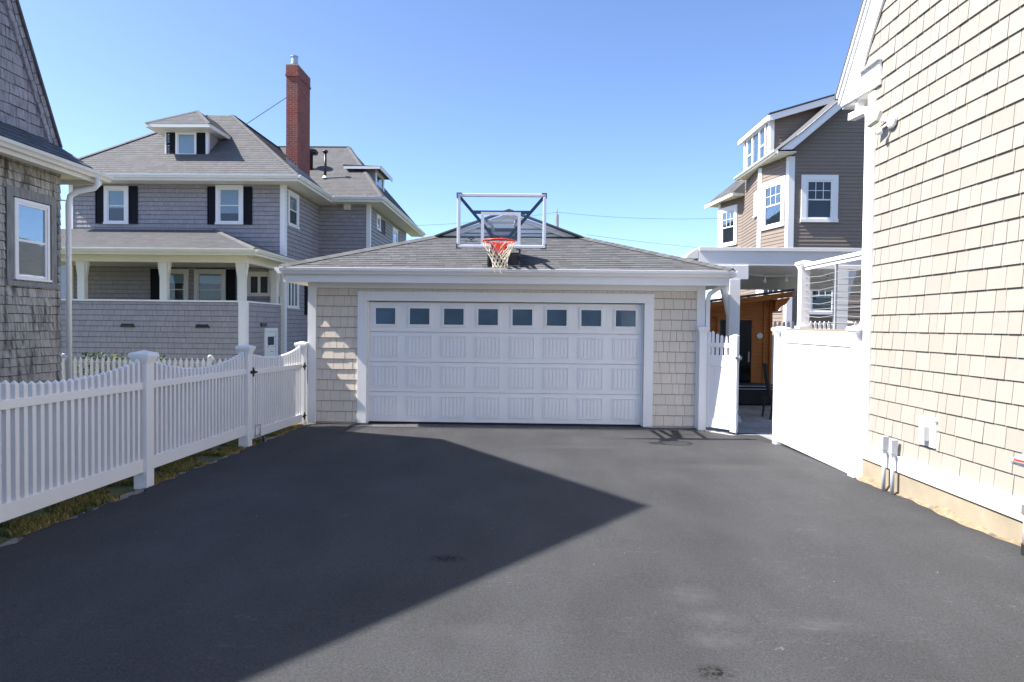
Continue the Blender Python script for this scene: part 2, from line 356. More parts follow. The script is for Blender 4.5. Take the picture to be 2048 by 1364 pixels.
def shutter(parent,F,u0,u1,w0,w1):
    s=MB(); s.box(u0,u1,w0,w1,.0,.028,F)
    for a,b_ in ((w0+.05,(w0+w1)/2-.03),((w0+w1)/2+.03,w1-.05)):
        z=a
        while z<b_-.03: s.box(u0+.045,u1-.045,z,z+.03,.028,.036,F); z+=.045
        s.box(u0,u0+.035,a,b_,.028,.045,F); s.box(u1-.035,u1,a,b_,.028,.045,F)
    for a,b_ in ((w0,w0+.05),((w0+w1)/2-.03,(w0+w1)/2+.03),(w1-.05,w1)): s.box(u0,u1,a,b_,.028,.045,F)
    return link('shutter',s,M['navy'],parent)
GUT=[(0,0),(.07,0),(.085,.03),(.10,.045),(.12,.06),(.125,.105),(.105,.11),(.10,.095),(0,.095)]
def gutter(mb,A,B,out): return mb.sweep(A,B,GUT,out)
def gz(y): return max(0,min(.018*(12.07-y),.018*22.07))
SUN_E=4.6; SKY_S=.15; AIR=.52; DUST=.8; OZ=1; EXPO=1.38
# ------------------------------------------------------------------ ground
ys=[-60,-10,12.07,300]
g=MB()
for a,b_ in zip(ys[:-1],ys[1:]): g.quad((-300,a,gz(a)-.03),(300,a,gz(a)-.03),(300,b_,gz(b_)-.03),(-300,b_,gz(b_)-.03))
tag(link('ground',g,M['lawn']),kind='structure')
def edgex(y): return -3.85+.02*math.sin(y*3.1)+.02*math.sin(y*7.7+1)+.02*math.sin(y*19)+.012*math.sin(y*43)
d=MB(); y=-10.0; prev=None
while y<11.72:
    y2=min(y+.05,11.72)
    d.quad((edgex(y),y,gz(y)),(3.9,y,gz(y)),(3.9,y2,gz(y2)),(edgex(y2),y2,gz(y2))); y=y2
# thickness lip on the left edge
y=-10.0
while y<11.7:
    y2=y+.05; d.quad((edgex(y),y,gz(y)),(edgex(y2),y2,gz(y2)),(edgex(y2)-.02,y2,gz(y2)-.04),(edgex(y)-.02,y,gz(y)-.04)); y=y2
tag(link('driveway',d,M['asphalt']),kind='structure')
s=MB(); y=-10.0
while y<12.0:
    y2=y+.1; s.quad((-3.93-.04*math.sin(y*5),y,gz(y)-.016),(-3.6,y,gz(y)-.016),(-3.6,y2,gz(y2)-.016),(-3.93-.04*math.sin(y2*5),y2,gz(y2)-.016)); y=y2
tag(link('sandy_verge',s,M['sand']),kind='structure')
def gravel(name,x0,x1,y0,y1,n,rmax):
    s=MB()
    for i in range(n):
        x=R.uniform(x0,x1); y=R.uniform(y0,y1); r=R.uniform(.4,1)*rmax
        if name=='gravel' and x>edgex(y)+.015: continue
        P=[(x+r*math.cos(a)*R.uniform(.7,1.2),y+r*math.sin(a)*R.uniform(.7,1.2),gz(y)-.014) for a in (0,1.25,2.5,3.8,5)]
        o=len(s.v); s.add(P+[(x,y,gz(y)-.014+r*.8)],[(k,(k+1)%5,5) for k in range(5)])
    return tag(link(name,s,M['stonechip']),kind='stuff',label='loose grey grit along the driveway edge',cat='gravel')
M['stonechip']=mat('stone_chips',(.28,.26,.235),.95,var=.5)
gravel('gravel',-3.92,-3.62,4,12,1400,.011)
s=MB()
for i in range(45):
    x=R.uniform(-3.4,3.7); y=R.uniform(2.6,11.6); r=R.uniform(.0025,.0065)
    s.add([(x+r*math.cos(k*1.3+i),y+r*math.sin(k*1.3+i)*1.4,gz(y)+.001) for k in range(5)]+[(x,y,gz(y)+r*.9)],[(k,(k+1)%5,5) for k in range(5)])
tag(link('loose_grit',s,mat('pale_grit',(.2,.19,.16),.95,var=.4)),kind='stuff',label='tiny pale chips scattered on the asphalt',cat='grit')
hl=MB();  # unseen dark ridge added behind the camera to block horizon glare in windows
for i in range(40):
    x0_,x1_=-200+i*10,-190+i*10; h0=5+.8*math.sin(i*.9)+.6*math.sin(i*2.3); h1=5+.8*math.sin((i+1)*.9)+.6*math.sin((i+1)*2.3)
    hl.quad((x0_,-55,.3),(x1_,-55,.3),(x1_,-70,h1),(x0_,-70,h0)); hl.quad((x0_,-70,h0),(x1_,-70,h1),(x1_,-120,0),(x0_,-120,0))
tag(link('horizon_blocker',hl,mat('dark_blocker',(.05,.065,.05),1,noise=.5,nscale=.3)),kind='structure')
# grass stuff
def blades(name,n,xr,yr,hr,m,label,dens=None):
    s=MB()
    for i in range(n):
        x=R.uniform(*xr); y=R.uniform(*yr)
        if dens and math.sin(x*9+y*3.3)+math.sin(y*7.1)+.6*math.sin(y*17)<dens: continue
        h=R.uniform(*hr); a=R.uniform(0,6.28); w=R.uniform(.003,.006); lx,ly=R.uniform(-.6,.6)*h,R.uniform(-.6,.6)*h; z=gz(y)-.03
        dx,dy=math.cos(a)*w,math.sin(a)*w
        s.add([(x-dx,y-dy,z),(x+dx,y+dy,z),(x+lx*.4+dx*.6,y+ly*.4+dy*.6,z+h*.6),(x+lx*.4-dx*.6,y+ly*.4-dy*.6,z+h*.6),(x+lx,y+ly,z+h)],[(0,1,2,3),(3,2,4)])
    return tag(link(name,s,m),kind='stuff',label=label,cat='grass')
blades('grass',26000,(-4.5,-3.91),(3.6,12.0),(.03,.07),M['grass'],'short green grass growing under the white picket fence',-.5)
blades('dry_grass',30000,(-4.4,-3.88),(3.6,12.0),(.025,.065),M['drygrass'],'straw coloured dry grass at the foot of the white picket fence',-.1)
blades('grass',14000,(-10.5,-6),(13.0,17),(.05,.14),M['grass'],'lawn grass in front of the grey house')
# pavers, drain, patio
p=MB(); x=-3.84
while x<3.05:
    for (y0,y1,o) in ((11.80,12.0,0),(12.0,12.2,.11)):
        xa=max(-3.84,x+o); xb=min(x+o+.225,3.08)
        if xb-xa>.03: p.box(xa,xb,y0+.002,y1-.002,-.03,.004+R.uniform(0,.003))
    x+=.229
tag(link('paver_strip',p,M['paverd'],bev=.003),kind='structure')
dr=MB(); 
def drainrun(A,B,w=.10):
    A=V3(A);B=V3(B);t=(B-A).normalized(); F=Fr(A,t,t.cross(V3((0,0,1)))*-1,(0,0,1)); L_=(B-A).length
    dr.box(0,L_,-w/2,-w/2+.012,-.04,.006,F); dr.box(0,L_,w/2-.012,w/2,-.04,.006,F); dr.box(0,L_,-w/2+.013,w/2-.013,-.04,-.012,F)
    u=.01
    while u<L_: dr.box(u,u+.013,-w/2+.013,w/2-.013,-.01,.004,F); u+=.03
drainrun((-3.84,11.745,.004),(3.05,11.745,.004)); drainrun((3.06,11.74,.006),(3.78,10.62,.024))
tag(link('channel_drain',dr,M['drain']),'narrow slotted drain grate along the paver strip before the garage','drain')
pt=MB(); 
def pavgrid(x0,x1,y0,y1,a,b_,ang=0):
    y=y0; r=0
    while y<y1:
        x=x0-(r%2)*a/2
        while x<x1:
            xa,xb=max(x,x0),min(x+a-.006,x1)
            if xb>xa+.02:
                lim=11.80-(xa-3.1)*1.55 if xa<3.75 else 10.75
                if y>=lim: pt.box(xa,xb,y,y+b_-.006,-.03,.008+R.uniform(0,.004))
            x+=a
        y+=b_; r+=1
pavgrid(3.12,9.5,10.6,21,.45,.3)
tag(link('patio',pt,M['paver'],bev=.004),kind='structure')
kb=MB(); kb.prism([(3.14,11.68),(3.85,10.58),(3.95,10.66),(3.22,11.79)],-.02,.013); tag(link('kerb_strip',kb,M['paver']),kind='structure')
# ------------------------------------------------------------------ garage
GA=empty('garage',(-.37,12.07,0),'detached two-car garage in beige shakes with a wide white panelled door and hipped grey roof','garage')
core=MB(); core.box(-3.81,3.07,12.40,19.0,0,2.62); core.box(-3.81,-2.83,12.11,12.399,0,2.62); core.box(2.09,3.07,12.11,12.399,0,2.62); core.box(-2.829,2.089,12.11,12.399,2.26,2.62)
link('wall_core',core,M['sidingg'],GA)
GX0,GX1=-3.86,3.12
F=wallframe((GX0,12.07,0),(GX1,12.07,0))
bk=MB(); w=MB(); shakes(w,F,[(0.13,.05),(6.85,.05),(6.85,2.43),(.13,2.43)],.187,.10,.21,.018,gap=.005,slot=.013,holes=((.88,5.94,0,2.30),),w_start=.05,back=False)
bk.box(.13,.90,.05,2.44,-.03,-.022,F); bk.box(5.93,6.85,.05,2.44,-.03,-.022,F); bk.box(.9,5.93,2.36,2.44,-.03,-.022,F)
FR=wallframe((GX1,12.07,0),(GX1,19,0)); FL=wallframe((GX0,19,0),(GX0,12.07,0))
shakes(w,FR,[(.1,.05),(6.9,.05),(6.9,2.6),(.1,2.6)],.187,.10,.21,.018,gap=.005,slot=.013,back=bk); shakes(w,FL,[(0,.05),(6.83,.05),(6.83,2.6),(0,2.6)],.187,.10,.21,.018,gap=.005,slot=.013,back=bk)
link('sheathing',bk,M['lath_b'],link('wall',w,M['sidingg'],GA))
for (a,b_) in ((-.015,.13),(6.85,6.995)):
    link('corner_board',bx(a,b_,.02,2.56,0,.03,F=F).box(a if a<0 else b_-.03,a+.03 if a<0 else b_,.02,2.56,-.12,-.001,F),M['trim'],GA,bev=.003)
link('frieze_board',bx(.13,6.85,2.425,2.57,0,.026,F=F),M['trim'],GA,bev=.003)
dt=MB(); dt.box(.87,1.035,.03,2.205,-.11,.035,F); dt.box(5.935,6.10,.03,2.205,-.11,.035,F); dt.box(.87,6.10,2.205,2.37,-.11,.035,F)
dt.box(1.035,1.055,.03,2.20,-.10,-.06,F); dt.box(5.915,5.935,.03,2.20,-.10,-.06,F)
link('door_frame',dt,M['vinyl'],GA,bev=.004)
# overhead door: four sections, eight columns
D=MB(); DF=Fr(F.p(1.04,0,-.12),F.U,F.W,F.N); DW=4.89; z=.045; SH=.538; rows=[]
for r in range(4): D.box(0,DW,z,z+SH-.006,-.05,0,DF); D.box(0,DW,z+SH-.03,z+SH-.012,0,.004,DF); rows.append(z); z+=SH
gd=link('garage_door',D,M['door'],GA,bev=.004); gd['label']='white insulated door with beaded panels and eight small windows'
for c in range(8):
    u0=.075+c*.6125; u1=u0+.45
    for r in range(3):
        z0=rows[r]+.085; z1=z0+.385; q=MB()
        for a in ((u0,u1,z0,z0+.02),(u0,u1,z1-.02,z1),(u0,u0+.02,z0+.02,z1-.02),(u1-.02,u1,z0+.02,z1-.02)): q.box(a[0],a[1],a[2],a[3],0,.018,DF)
        for k in range(6): 
            a=u0+.025+k*(u1-u0-.05)/6; q.box(a+.006,a+(u1-u0-.05)/6-.006,z0+.028,z1-.028,0,.013,DF)
        link('panel',q,M['door'],gd,bev=.003)
    z0=rows[3]+.085; z1=z0+.385; q=MB()
    for (i,n) in ((0,.014),(.022,.024)):
        a0,a1,b0,b1=u0-.0+i,u1-i,z0+i,z1-i; tk=.022 if i==0 else .028
        q.box(a0,a1,b0,b0+tk,0,n,DF); q.box(a0,a1,b1-tk,b1,0,n,DF); q.box(a0,a0+tk,b0+tk,b1-tk,0,n,DF); q.box(a1-tk,a1,b0+tk,b1-tk,0,n,DF)
    link('window_frame',q,M['door'],gd,bev=.003)
    link('interior',bx(u0+.03,u1-.03,z0+.03,z1-.03,.0005,.002,F=DF),M['blueglassback'],gd)
    link('pane',bx(u0+.045,u1-.045,z0+.045,z1-.045,.008,.010,F=DF),M['pane2'],gd)
link('threshold',bx(1.04,5.93,.012,.042,-.16,-.125,F=F),M['rubber'],GA)
# eaves
ex0,ex1,ey=-4.20,3.46,11.62
fa=MB(); fa.box(ex0+.04,ex1-.04,ey,ey+.025,2.50,2.74); fa.box(ex0+.04,ex0+.065,ey+.025,19.3,2.50,2.74); fa.box(ex1-.065,ex1-.04,ey+.025,19.3,2.50,2.74)
link('fascia',fa,M['trim'],GA,bev=.003)
link('soffit',bx(ex0+.07,ex1-.07,ey+.03,12.03,2.545,2.56).box(ex0+.07,GX0,12.07,19.2,2.545,2.56).box(GX1+.002,ex1-.07,12.07,19.2,2.545,2.56),M['trim'],GA)
gt=MB(); gutter(gt,(ex0,ey,2.635),(ex1,ey,2.635),(0,-1,0)); gutter(gt,(ex0+.04,19.3,2.635),(ex0+.04,ey-.10,2.635),(-1,0,0)); gutter(gt,(ex1-.04,ey-.10,2.635),(ex1-.04,19.3,2.635),(1,0,0))
link('gutter',gt,M['vinyl'],GA,bev=.002)
link('downspout',MB().rect([(3.42,11.75,2.62),(3.42,11.78,2.54),(3.30,11.9,2.46),(3.20,12.0,2.38),(3.175,12.03,2.28),(3.175,12.03,.12)],.055,.07,(0,1,0)),M['vinyl'],GA,bev=.004)
rf=MB(); E=2.75; T=(ey-.06)
C1=(-1.69,T+2.51,3.63); C2=(.95,T+2.51,3.63); AP=(-.37,T+2.51,4.07)
roofplane(rf,[(ex0,T,E),(ex1,T,E),C2,C1],.135,.10,.24,.010)
roofplane(rf,[(ex0,19.4,E),(ex0,T,E),C1,AP,(AP[0],19.4,4.07)],.135,.10,.24,.010)
roofplane(rf,[(ex1,T,E),(ex1,19.4,E),(AP[0],19.4,4.07),AP,C2],.135,.10,.24,.010)
cap_run(rf,(ex0,T,E+.02),(C1[0],C1[1],C1[2]+.02)); cap_run(rf,(ex1,T,E+.02),(C2[0],C2[1],C2[2]+.02)); cap_run(rf,(AP[0],T+2.4,4.12),(AP[0],19.4,4.12))
ro=link('roof',rf,M['shingle'],GA)
gb=MB(); gy=T+2.42
gb.prism([(-1.60,3.60),(.86,3.60),(-.37,4.055)],-gy-.1,-gy,Fr((0,0,0),(1,0,0),(0,0,1),(0,-1,0)))
FG=Fr((0,0,0),(1,0,0),(0,0,1),(0,-1,0))
link('gablet_panel',gb,M['greygable'] if 'greygable' in M else M['door'],ro)
rk=MB(); rk.prism([(-1.80,3.585),(-1.50,3.585),(-.37,4.0),(-.37,4.07)],-gy,-gy+.06,FG); rk.prism([(1.06,3.585),(-.37,4.07),(-.37,4.0),(.76,3.585)],-gy,-gy+.06,FG)
link('rake_board',rk,M['trim'],ro)
fl=MB(); fl.box(-1.72,.98,gy-.07,gy-.02,3.575,3.60); fl.box(-1.45,.7,gy-.025,gy-.005,3.66,3.672); fl.box(-1.25,.5,gy-.025,gy-.005,3.75,3.762)
link('flashing',fl,M['black'],ro)
link('roof_edge',MB().rect([(-1.86,gy-.08,3.585),(-.37,gy-.08,4.125),(1.12,gy-.08,3.585)],.22,.03,(0,1,0)),M['shingle'],ro)
# ------------------------------------------------------------------ basketball hoop
HX=-.395
H=empty('basketball_hoop',(HX,11.9,2.85),'clear backboard with orange rim and white net mounted on the garage roof','basketball hoop')
bd=MB(); bx0,bx1,bz0,bz1=-1.07,.285,2.965,3.795; by=10.42
bb=link('backboard',bx(bx0+.02,bx1-.02,by-.004,by+.004,bz0+.02,bz1-.02),M['acrylic'],H)
f=MB(); t=.05
f.box(bx0,bx1,by-.022,by+.028,bz1-t,bz1); f.box(bx0,bx1,by-.022,by+.028,bz0,bz0+t); f.box(bx0,bx0+t,by-.022,by+.028,bz0+t,bz1-t); f.box(bx1-t,bx1,by-.022,by+.028,bz0+t,bz1-t)
link('frame',f,M['hoopframe'],H,bev=.01)
q=MB(); a0,a1,c0,c1=-.705,-.10,3.02,3.515; t=.048
q.box(a0,a1,by-.0065,by-.0045,c1-t,c1); q.box(a0,a1,by-.0065,by-.0045,c0,c0+t); q.box(a0,a0+t,by-.0065,by-.0045,c0+t,c1-t); q.box(a1-t,a1,by-.0065,by-.0045,c0+t,c1-t)
link('target_square',q,M['hoopframe'],bb)
for (x,z,sx,sz) in ((bx0,bz1,1,-1),(bx1,bz1,-1,-1),(bx0,bz0,1,1),(bx1,bz0,-1,1)):
    e=MB(); e.box(min(x-sx*.008,x+sx*.07),max(x-sx*.008,x+sx*.07),by-.026,by+.034,min(z-sz*.008,z+sz*.004),max(z-sz*.008,z+sz*.004)).box(min(x-sx*.008,x+sx*.004),max(x-sx*.008,x+sx*.004),by-.026,by+.034,min(z,z+sz*.07),max(z,z+sz*.07))
    link('corner_guard',e,M['black'],H)
link('rim',MB().torus((-.415,10.04,3.03),.232,.011,44,8).torus((-.415,10.04,3.018),.229,.006,44,6),M['orange'],H,smooth=True)
rb=MB(); rb.box(-.50,-.33,10.27,10.40,2.90,3.035); rb.rect([(-.54,10.22,3.02),(-.50,10.40,2.93)],.02,.02).rect([(-.29,10.22,3.02),(-.33,10.40,2.93)],.02,.02); rb.prism([(-.53,3.02),(-.30,3.02),(-.36,2.86),(-.47,2.86)],-10.24,-10.225,FG)
link('rim_bracket',rb,M['orange'],H,bev=.004)
nt_=MB(); NS=12; rows_=[(.229,3.012),(.205,2.93),(.165,2.86),(.135,2.80),(.118,2.745),(.108,2.69),(.112,2.635)]
def np_(k,i): 
    r,z=rows_[i]; a=2*math.pi*(k+(i%2)*.5)/NS; sx=.03*(i/6)**2; 
    return V3((-.415+sx+r*math.cos(a),10.04+r*math.sin(a),z+R.uniform(-.008,.008)))
G_=[[np_(k,i) for k in range(NS)] for i in range(len(rows_))]
for i in range(len(rows_)-1):
    for k in range(NS):
        for kk in ((k+0),(k-1) if i%2==0 else (k+1)):
            A,B=G_[i][k],G_[i+1][kk%NS]; mid=(A+B)/2+V3((R.uniform(-.004,.004),0,-.003)); nt_.tube([A,mid,B],.0062 if i else .0052,5)
for k in (2,5,9): A=G_[-1][k]; nt_.tube([A,A+V3((.01,0,-.05-.01*k/3))],.006,5)
link('net',nt_,M['net'],H)
st=MB(); yb=10.475
for s_ in (-1,1):
    st.rect([(HX+s_*.635,yb,3.745),(HX+s_*.09,yb,3.11)],.045,.045,(0,1,0))
st.rect([(HX-.45,yb+.03,3.525),(HX+.45,yb+.03,3.525)],.03,.05)
link('brace',st,M['hoopnavy'],H)
ar=MB()
for s_ in (-.255,.255):
    ar.rect([(HX+s_*.9,yb+.03,3.40),(HX+s_*.75,11.35,3.46),(HX+s_*.75,11.98,3.42)],.045,.04); ar.rect([(HX+s_*.55,yb+.03,3.06),(HX+s_,11.98,3.12)],.045,.04)
ar.rect([(HX-.25,10.9,3.435),(HX+.25,10.9,3.435)],.04,.04); ar.rect([(HX-.2,yb+.02,3.2),(HX+.2,yb+.02,3.2)],.05,.05)
ar.rect([(HX,yb+.05,3.12),(HX,11.7,3.0)],.05,.05)
link('arm',ar,M['greymetal'],H,bev=.004)
mk=MB()
for s_ in (-.27,.27):
    mk.prism([(11.62,2.80),(11.66,2.80),(12.55,3.12),(12.1,3.50),(11.95,3.50)],HX+s_-.012,HX+s_+.012,Fr((0,0,0),(0,1,0),(0,0,1),(1,0,0)))
mk.box(HX-.258,HX+.258,11.70,11.715,2.82,3.00); mk.box(HX-.258,HX+.258,11.97,11.985,3.28,3.49); mk.rect([(HX-.27,12.5,3.1),(HX+.27,12.5,3.1)],.04,.04)
link('roof_mount',mk,M['black'],H)
def text(s,parent,loc,size,m,name='marking'):
    cu=bpy.data.curves.new(name,'FONT'); cu.body=s; cu.size=size; cu.align_x='CENTER'; cu.extrude=.0008; cu.offset=size*.012
    o=bpy.data.objects.new(name,cu); col.objects.link(o); bpy.context.view_layer.update()
    me=bpy.data.meshes.new_from_object(o.evaluated_get(bpy.context.evaluated_depsgraph_get())); bpy.data.objects.remove(o)
    for vv in me.vertices:
        x,y_,z=vv.co; vv.co=V3((loc[0]+x,loc[1]-z,loc[2]+y_))-V3(parent['_o'])
    o=bpy.data.objects.new(name,me); col.objects.link(o); me.materials.clear(); me.materials.append(m); o.parent=parent; return o
text('SILVERBACK',bb,(-.845,by-.0065,3.052),.036,M['hoopnavy'])
em=MB()
arc=[(-.05,0),(-.04,.022),(-.018,.036),(.0,.042),(.018,.036),(.04,.022),(.05,0),(.03,.008),(.018,.022),(0,.03),(-.018,.022),(-.03,.008)]
for i in range(6): em.prism([arc[i],arc[i+1],arc[(11-i)],arc[(12-i)%12]] if i else [arc[0],arc[1],arc[11]],0,.0015,Fr((-.85,by-.0055,3.095),(1,0,0),(0,0,1),(0,-1,0)))
em.prism([(-.02,-.008),(.02,-.008),(.008,.014),(-.008,.014)],0,.0015,Fr((-.85,by-.0055,3.095),(1,0,0),(0,0,1),(0,-1,0)))
link('emblem',em,M['hoopnavy'],bb)
# ------------------------------------------------------------------ white picket fence on the left
def post(x,y,z0,z1,w=.13):
    """vinyl post with moulded cap: z1 = tip"""
    p=MB(); h=w/2; p.box(x-h,x+h,y-h,y+h,z0,z1-.09)
    c=MB()
    for (e,a,b_) in ((.004,.135,.12),(.012,.12,.10),(.022,.10,.075),(.036,.075,.045)): c.box(x-h-e,x+h+e,y-h-e,y+h+e,z1-a,z1-b_)
    e=h+.036; c.add([(x-e,y-e,z1-.045),(x+e,y-e,z1-.045),(x+e,y+e,z1-.045),(x-e,y+e,z1-.045),(x-e+.006,y-e+.006,z1-.03),(x+e-.006,y-e+.006,z1-.03),(x+e-.006,y+e-.006,z1-.03),(x-e+.006,y+e-.006,z1-.03),(x,y,z1)],[(3,2,1,0),(0,1,5,4),(1,2,6,5),(2,3,7,6),(3,0,4,7),(4,5,8),(5,6,8),(6,7,8),(7,4,8)])
    return p,c
def addpost(parent,x,y,z0,z1,w=.13):
    p,c=post(x,y,z0,z1,w); o=link('post',p,M['vinyl'],parent,bev=.004); link('post_cap',c,M['vinyl'],o,bev=.002); return o
def picket(x,y,z0,z1,w=.042,d=.044):
    p=MB(); h=w/2; k=d/2; p.box(x-k,x+k,y-h,y+h,z0,z1-.028)
    p.add([(x-k-.001,y-h-.001,z1-.03),(x+k+.001,y-h-.001,z1-.03),(x+k+.001,y+h+.001,z1-.03),(x-k-.001,y+h+.001,z1-.03),(x,y,z1)],[(3,2,1,0),(0,1,4),(1,2,4),(2,3,4),(3,0,4)]); return p
FX=-3.965
PF=empty('picket_fence',(FX,7.0,gz(7)),'long white vinyl picket fence with scalloped top and capped posts along the driveway','fence')
addpost(PF,FX,7.0,gz(7)-.03,1.50,.14); addpost(PF,FX,9.57,gz(9.57)-.03,1.49,.14); addpost(PF,FX,4.43,gz(4.43)-.03,1.53,.14)
def section(parent,y0,y1,e0,e1,sag,r0,r1,b0,b1,x=FX,sp=.0915,rh=.075,bh=.135):
    n=int(round((y1-y0)/sp))
    for i in range(n):
        y=y0+(i+.5)*(y1-y0)/n; t=(i+.5)/n; s_=1-(2*t-1)**2
        top=e0+(e1-e0)*t-sag*s_
        link('picket',picket(x,y,b0+(b1-b0)*t-bh+.03,top),M['vinyl'],parent)
    for (a,b_,h,ww) in ((r0,r1,rh,.062),(b0,b1,bh,.066)):
        q=MB(); h0=ww/2
        q.add([(x-h0,y0-.01,a-h),(x+h0,y0-.01,a-h),(x+h0,y0-.01,a),(x-h0,y0-.01,a),(x-h0,y1+.01,b_-h),(x+h0,y1+.01,b_-h),(x+h0,y1+.01,b_),(x-h0,y1+.01,b_)],[(0,1,2,3),(7,6,5,4),(0,4,5,1),(1,5,6,2),(2,6,7,3),(3,7,4,0)])
        link('rail',q,M['vinyl'],parent,bev=.004)
section(PF,7.08,9.49,1.415,1.40,.15,1.17,1.14,.375,.34)
section(PF,4.51,6.92,1.455,1.425,.14,1.20,1.17,.415,.375)
section(PF,1.9,4.36,1.50,1.46,.14,1.24,1.21,.455,.42)
addpost(PF,FX,12.0,-.02,1.475,.14)
PG=empty('picket_gate',(FX,11.9,.05),'white vinyl picket gate with caster wheel beside the garage corner','gate')
section(PG,9.70,11.90,1.37,1.41,.11,1.12,1.075,.25,.19,sp=.085)
hg=MB()
def hinge(x,y,z):
    h=MB(); F=Fr((x,y,z),(0,1,0),(0,0,1),(1,0,0))
    for (u,w,r) in ((0,0,.035),(-.055,0,.024),(.055,0,.024),(0,.05,.02),(0,-.05,.02),(-.085,0,.012),(.085,0,.012)):
        h.lathe(F.p(u,w,0),[(r,0),(r,.008),(r*.7,.012)],12,(1,0,0))
    h.tube([F.p(0,-.055,.014),F.p(0,.055,.014)],.008,8); return h
for z in (1.035,.16): link('hinge',hinge(FX+.072,11.915,z),M['black'],PG)
la=hinge(FX+.072,9.655,1.09); la.box(FX+.07,FX+.11,9.66,9.73,1.07,1.10); link('latch',la,M['black'],PG)
cw=MB(); 
for y in (9.80,9.98): cw.rect([(FX+.05,y,.135),(FX+.05,y,.30)],.012,.008,(0,1,0))
cw.rect([(FX+.05,9.80,.295),(FX+.05,9.98,.295)],.012,.01); cw.rect([(FX+.05,9.80,.145),(FX+.05,9.98,.145)],.012,.01); cw.tube([(FX+.055,9.97,.30),(FX+.06,9.97,.10)],.008,8); cw.rect([(FX+.10,9.97,.13),(FX+.105,9.99,.085)],.03,.006)
ca=link('caster',cw,M['galv'],PG); link('wheel',MB().lathe((FX+.085,9.99,gz(9.99)+.045),[(.02,-.002),(.045,0),(.048,.012),(.045,.024),(.02,.026)],20,(1,.25,0)),M['rubber'],ca,smooth=True)
# ------------------------------------------------------------------ right vinyl panel fence, gate leaf
RX=3.88
RF=empty('privacy_fence',(RX,9.2,.05),'solid white vinyl panel fence between the beige house and the patio opening','fence')
addpost(RF,RX,10.48,gz(10.48)-.03,1.83,.15); addpost(RF,RX,8.02,gz(8)-.03,1.85,.15)
pn=MB(); y=8.09
while y<10.40: pn.box(RX-.012,RX+.012,y,min(y+.148,10.41),.2,1.62); y+=.15
link('panel',pn,M['vinyl'],RF,bev=.002)
link('rail',bx(RX-.03,RX+.03,8.09,10.41,1.58,1.76),M['vinyl'],RF,bev=.008); link('rail',bx(RX-.03,RX+.03,8.09,10.41,.07,.25),M['vinyl'],RF,bev=.008)
GG=empty('garden_gate',(3.15,12.0,.03),'white half-solid gate standing open between garage corner and patio','gate')
addpost(GG,3.075,11.96,0,1.83,.13)
A=V3((3.16,11.93,0)); B=V3((3.54,11.46,0)); U=(B-A).normalized(); L_=(B-A).length; GF=Fr(A,U,(0,0,1),U.cross(V3((0,0,1))))
link('stile',bx(0,.05,.06,1.72,-.025,.025,F=GF),M['vinyl'],GG,bev=.004)
so=link('stile',bx(L_-.11,L_,.04,1.66,-.035,.035,F=GF).add([GF.p(a,1.66,b_) for a,b_ in ((L_-.115,-.04),(L_+.005,-.04),(L_+.005,.04),(L_-.115,.04))]+[GF.p(L_-.055,1.69,0)],[(0,1,4),(1,2,4),(2,3,4),(3,0,4),(3,2,1,0)]),M['vinyl'],GG,bev=.004)
pq=MB(); u=.05
while u<L_-.115: pq.box(u,min(u+.098,L_-.11),.12,1.25,-.01,.01,GF); u+=.10
link('panel',pq,M['vinyl'],GG,bev=.002)
link('rail',bx(.05,L_-.11,1.13,1.32,-.022,.022,F=GF),M['vinyl'],GG,bev=.005); link('rail',bx(.05,L_-.11,.07,.22,-.022,.022,F=GF),M['vinyl'],GG,bev=.005); link('rail',bx(.05,L_-.11,1.455,1.53,-.022,.022,F=GF),M['vinyl'],GG,bev=.005)
for k in range(5):
    u=.085+k*.088; zt=1.735-.05*k+.008*k*k
    q=MB(); q.box(u,u+.045,1.32,zt-.025,-.012,.012,GF); q.prism([(u,zt-.025),(u+.045,zt-.025),(u+.0225,zt)],-.012,.012,GF); link('picket',q,M['vinyl'],GG)
l=MB(); LF=Fr(GF.p(L_+.001,1.30,0),GF.N,(0,0,1),GF.U)
l.box(-.035,.02,-.08,.05,0,.012,LF).box(-.09,.09,-.035,.012,.0,.014,LF).box(-.012,.012,-.01,.03,.014,.04,LF); link('latch',l,M['greymetal'],GG)
l=MB(); l.tube([GF.p(L_+.01,.62,.03),GF.p(L_+.01,.02,.03)],.007,8).tube([GF.p(L_+.01,.62,.03),GF.p(L_+.05,.62,.08)],.007,8).box(L_,L_+.03,.36,.42,.0,.05,GF).box(L_,L_+.03,.08,.14,.0,.05,GF); link('drop_rod',l,M['greymetal'],GG)
# ------------------------------------------------------------------ beige house on the right
HB=empty('beige_house',(3.88,3,.1),'tall beige shake-sided house wall with white trim filling the right edge','house')
cy=7.87; S=1.31; peak=2.4
def rz(y): return 4.72+(8.56-y)*S if y>peak else 4.72+(8.56-peak)*S-(peak-y)*S
F=wallframe((3.88,cy,0),(3.88,-3.6,0)); Lw=cy+3.6
co=MB(); co.prism([(cy,.33),(cy,4.55),(cy-.1,5.05),(peak,rz(peak)-.4),(-3,4.55),(-3,.33)],3.92,12,Fr((0,0,0),(0,1,0),(0,0,1),(1,0,0)))
link('wall_core',co,M['siding'],HB)
w=MB(); u_pk=cy-peak; slope_off=.62
poly=[(.13,.48),(Lw,.48),(Lw,4.3),(u_pk,rz(peak)-slope_off),(.15,rz(cy-.15)-slope_off),(.13,4.4)]
bk=MB()
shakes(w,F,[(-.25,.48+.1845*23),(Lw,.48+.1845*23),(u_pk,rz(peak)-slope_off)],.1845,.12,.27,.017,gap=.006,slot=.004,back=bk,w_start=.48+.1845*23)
poly=[(.13,.48),(Lw,.48),(Lw,.48+.1845*23),(.13,.48+.1845*23)]
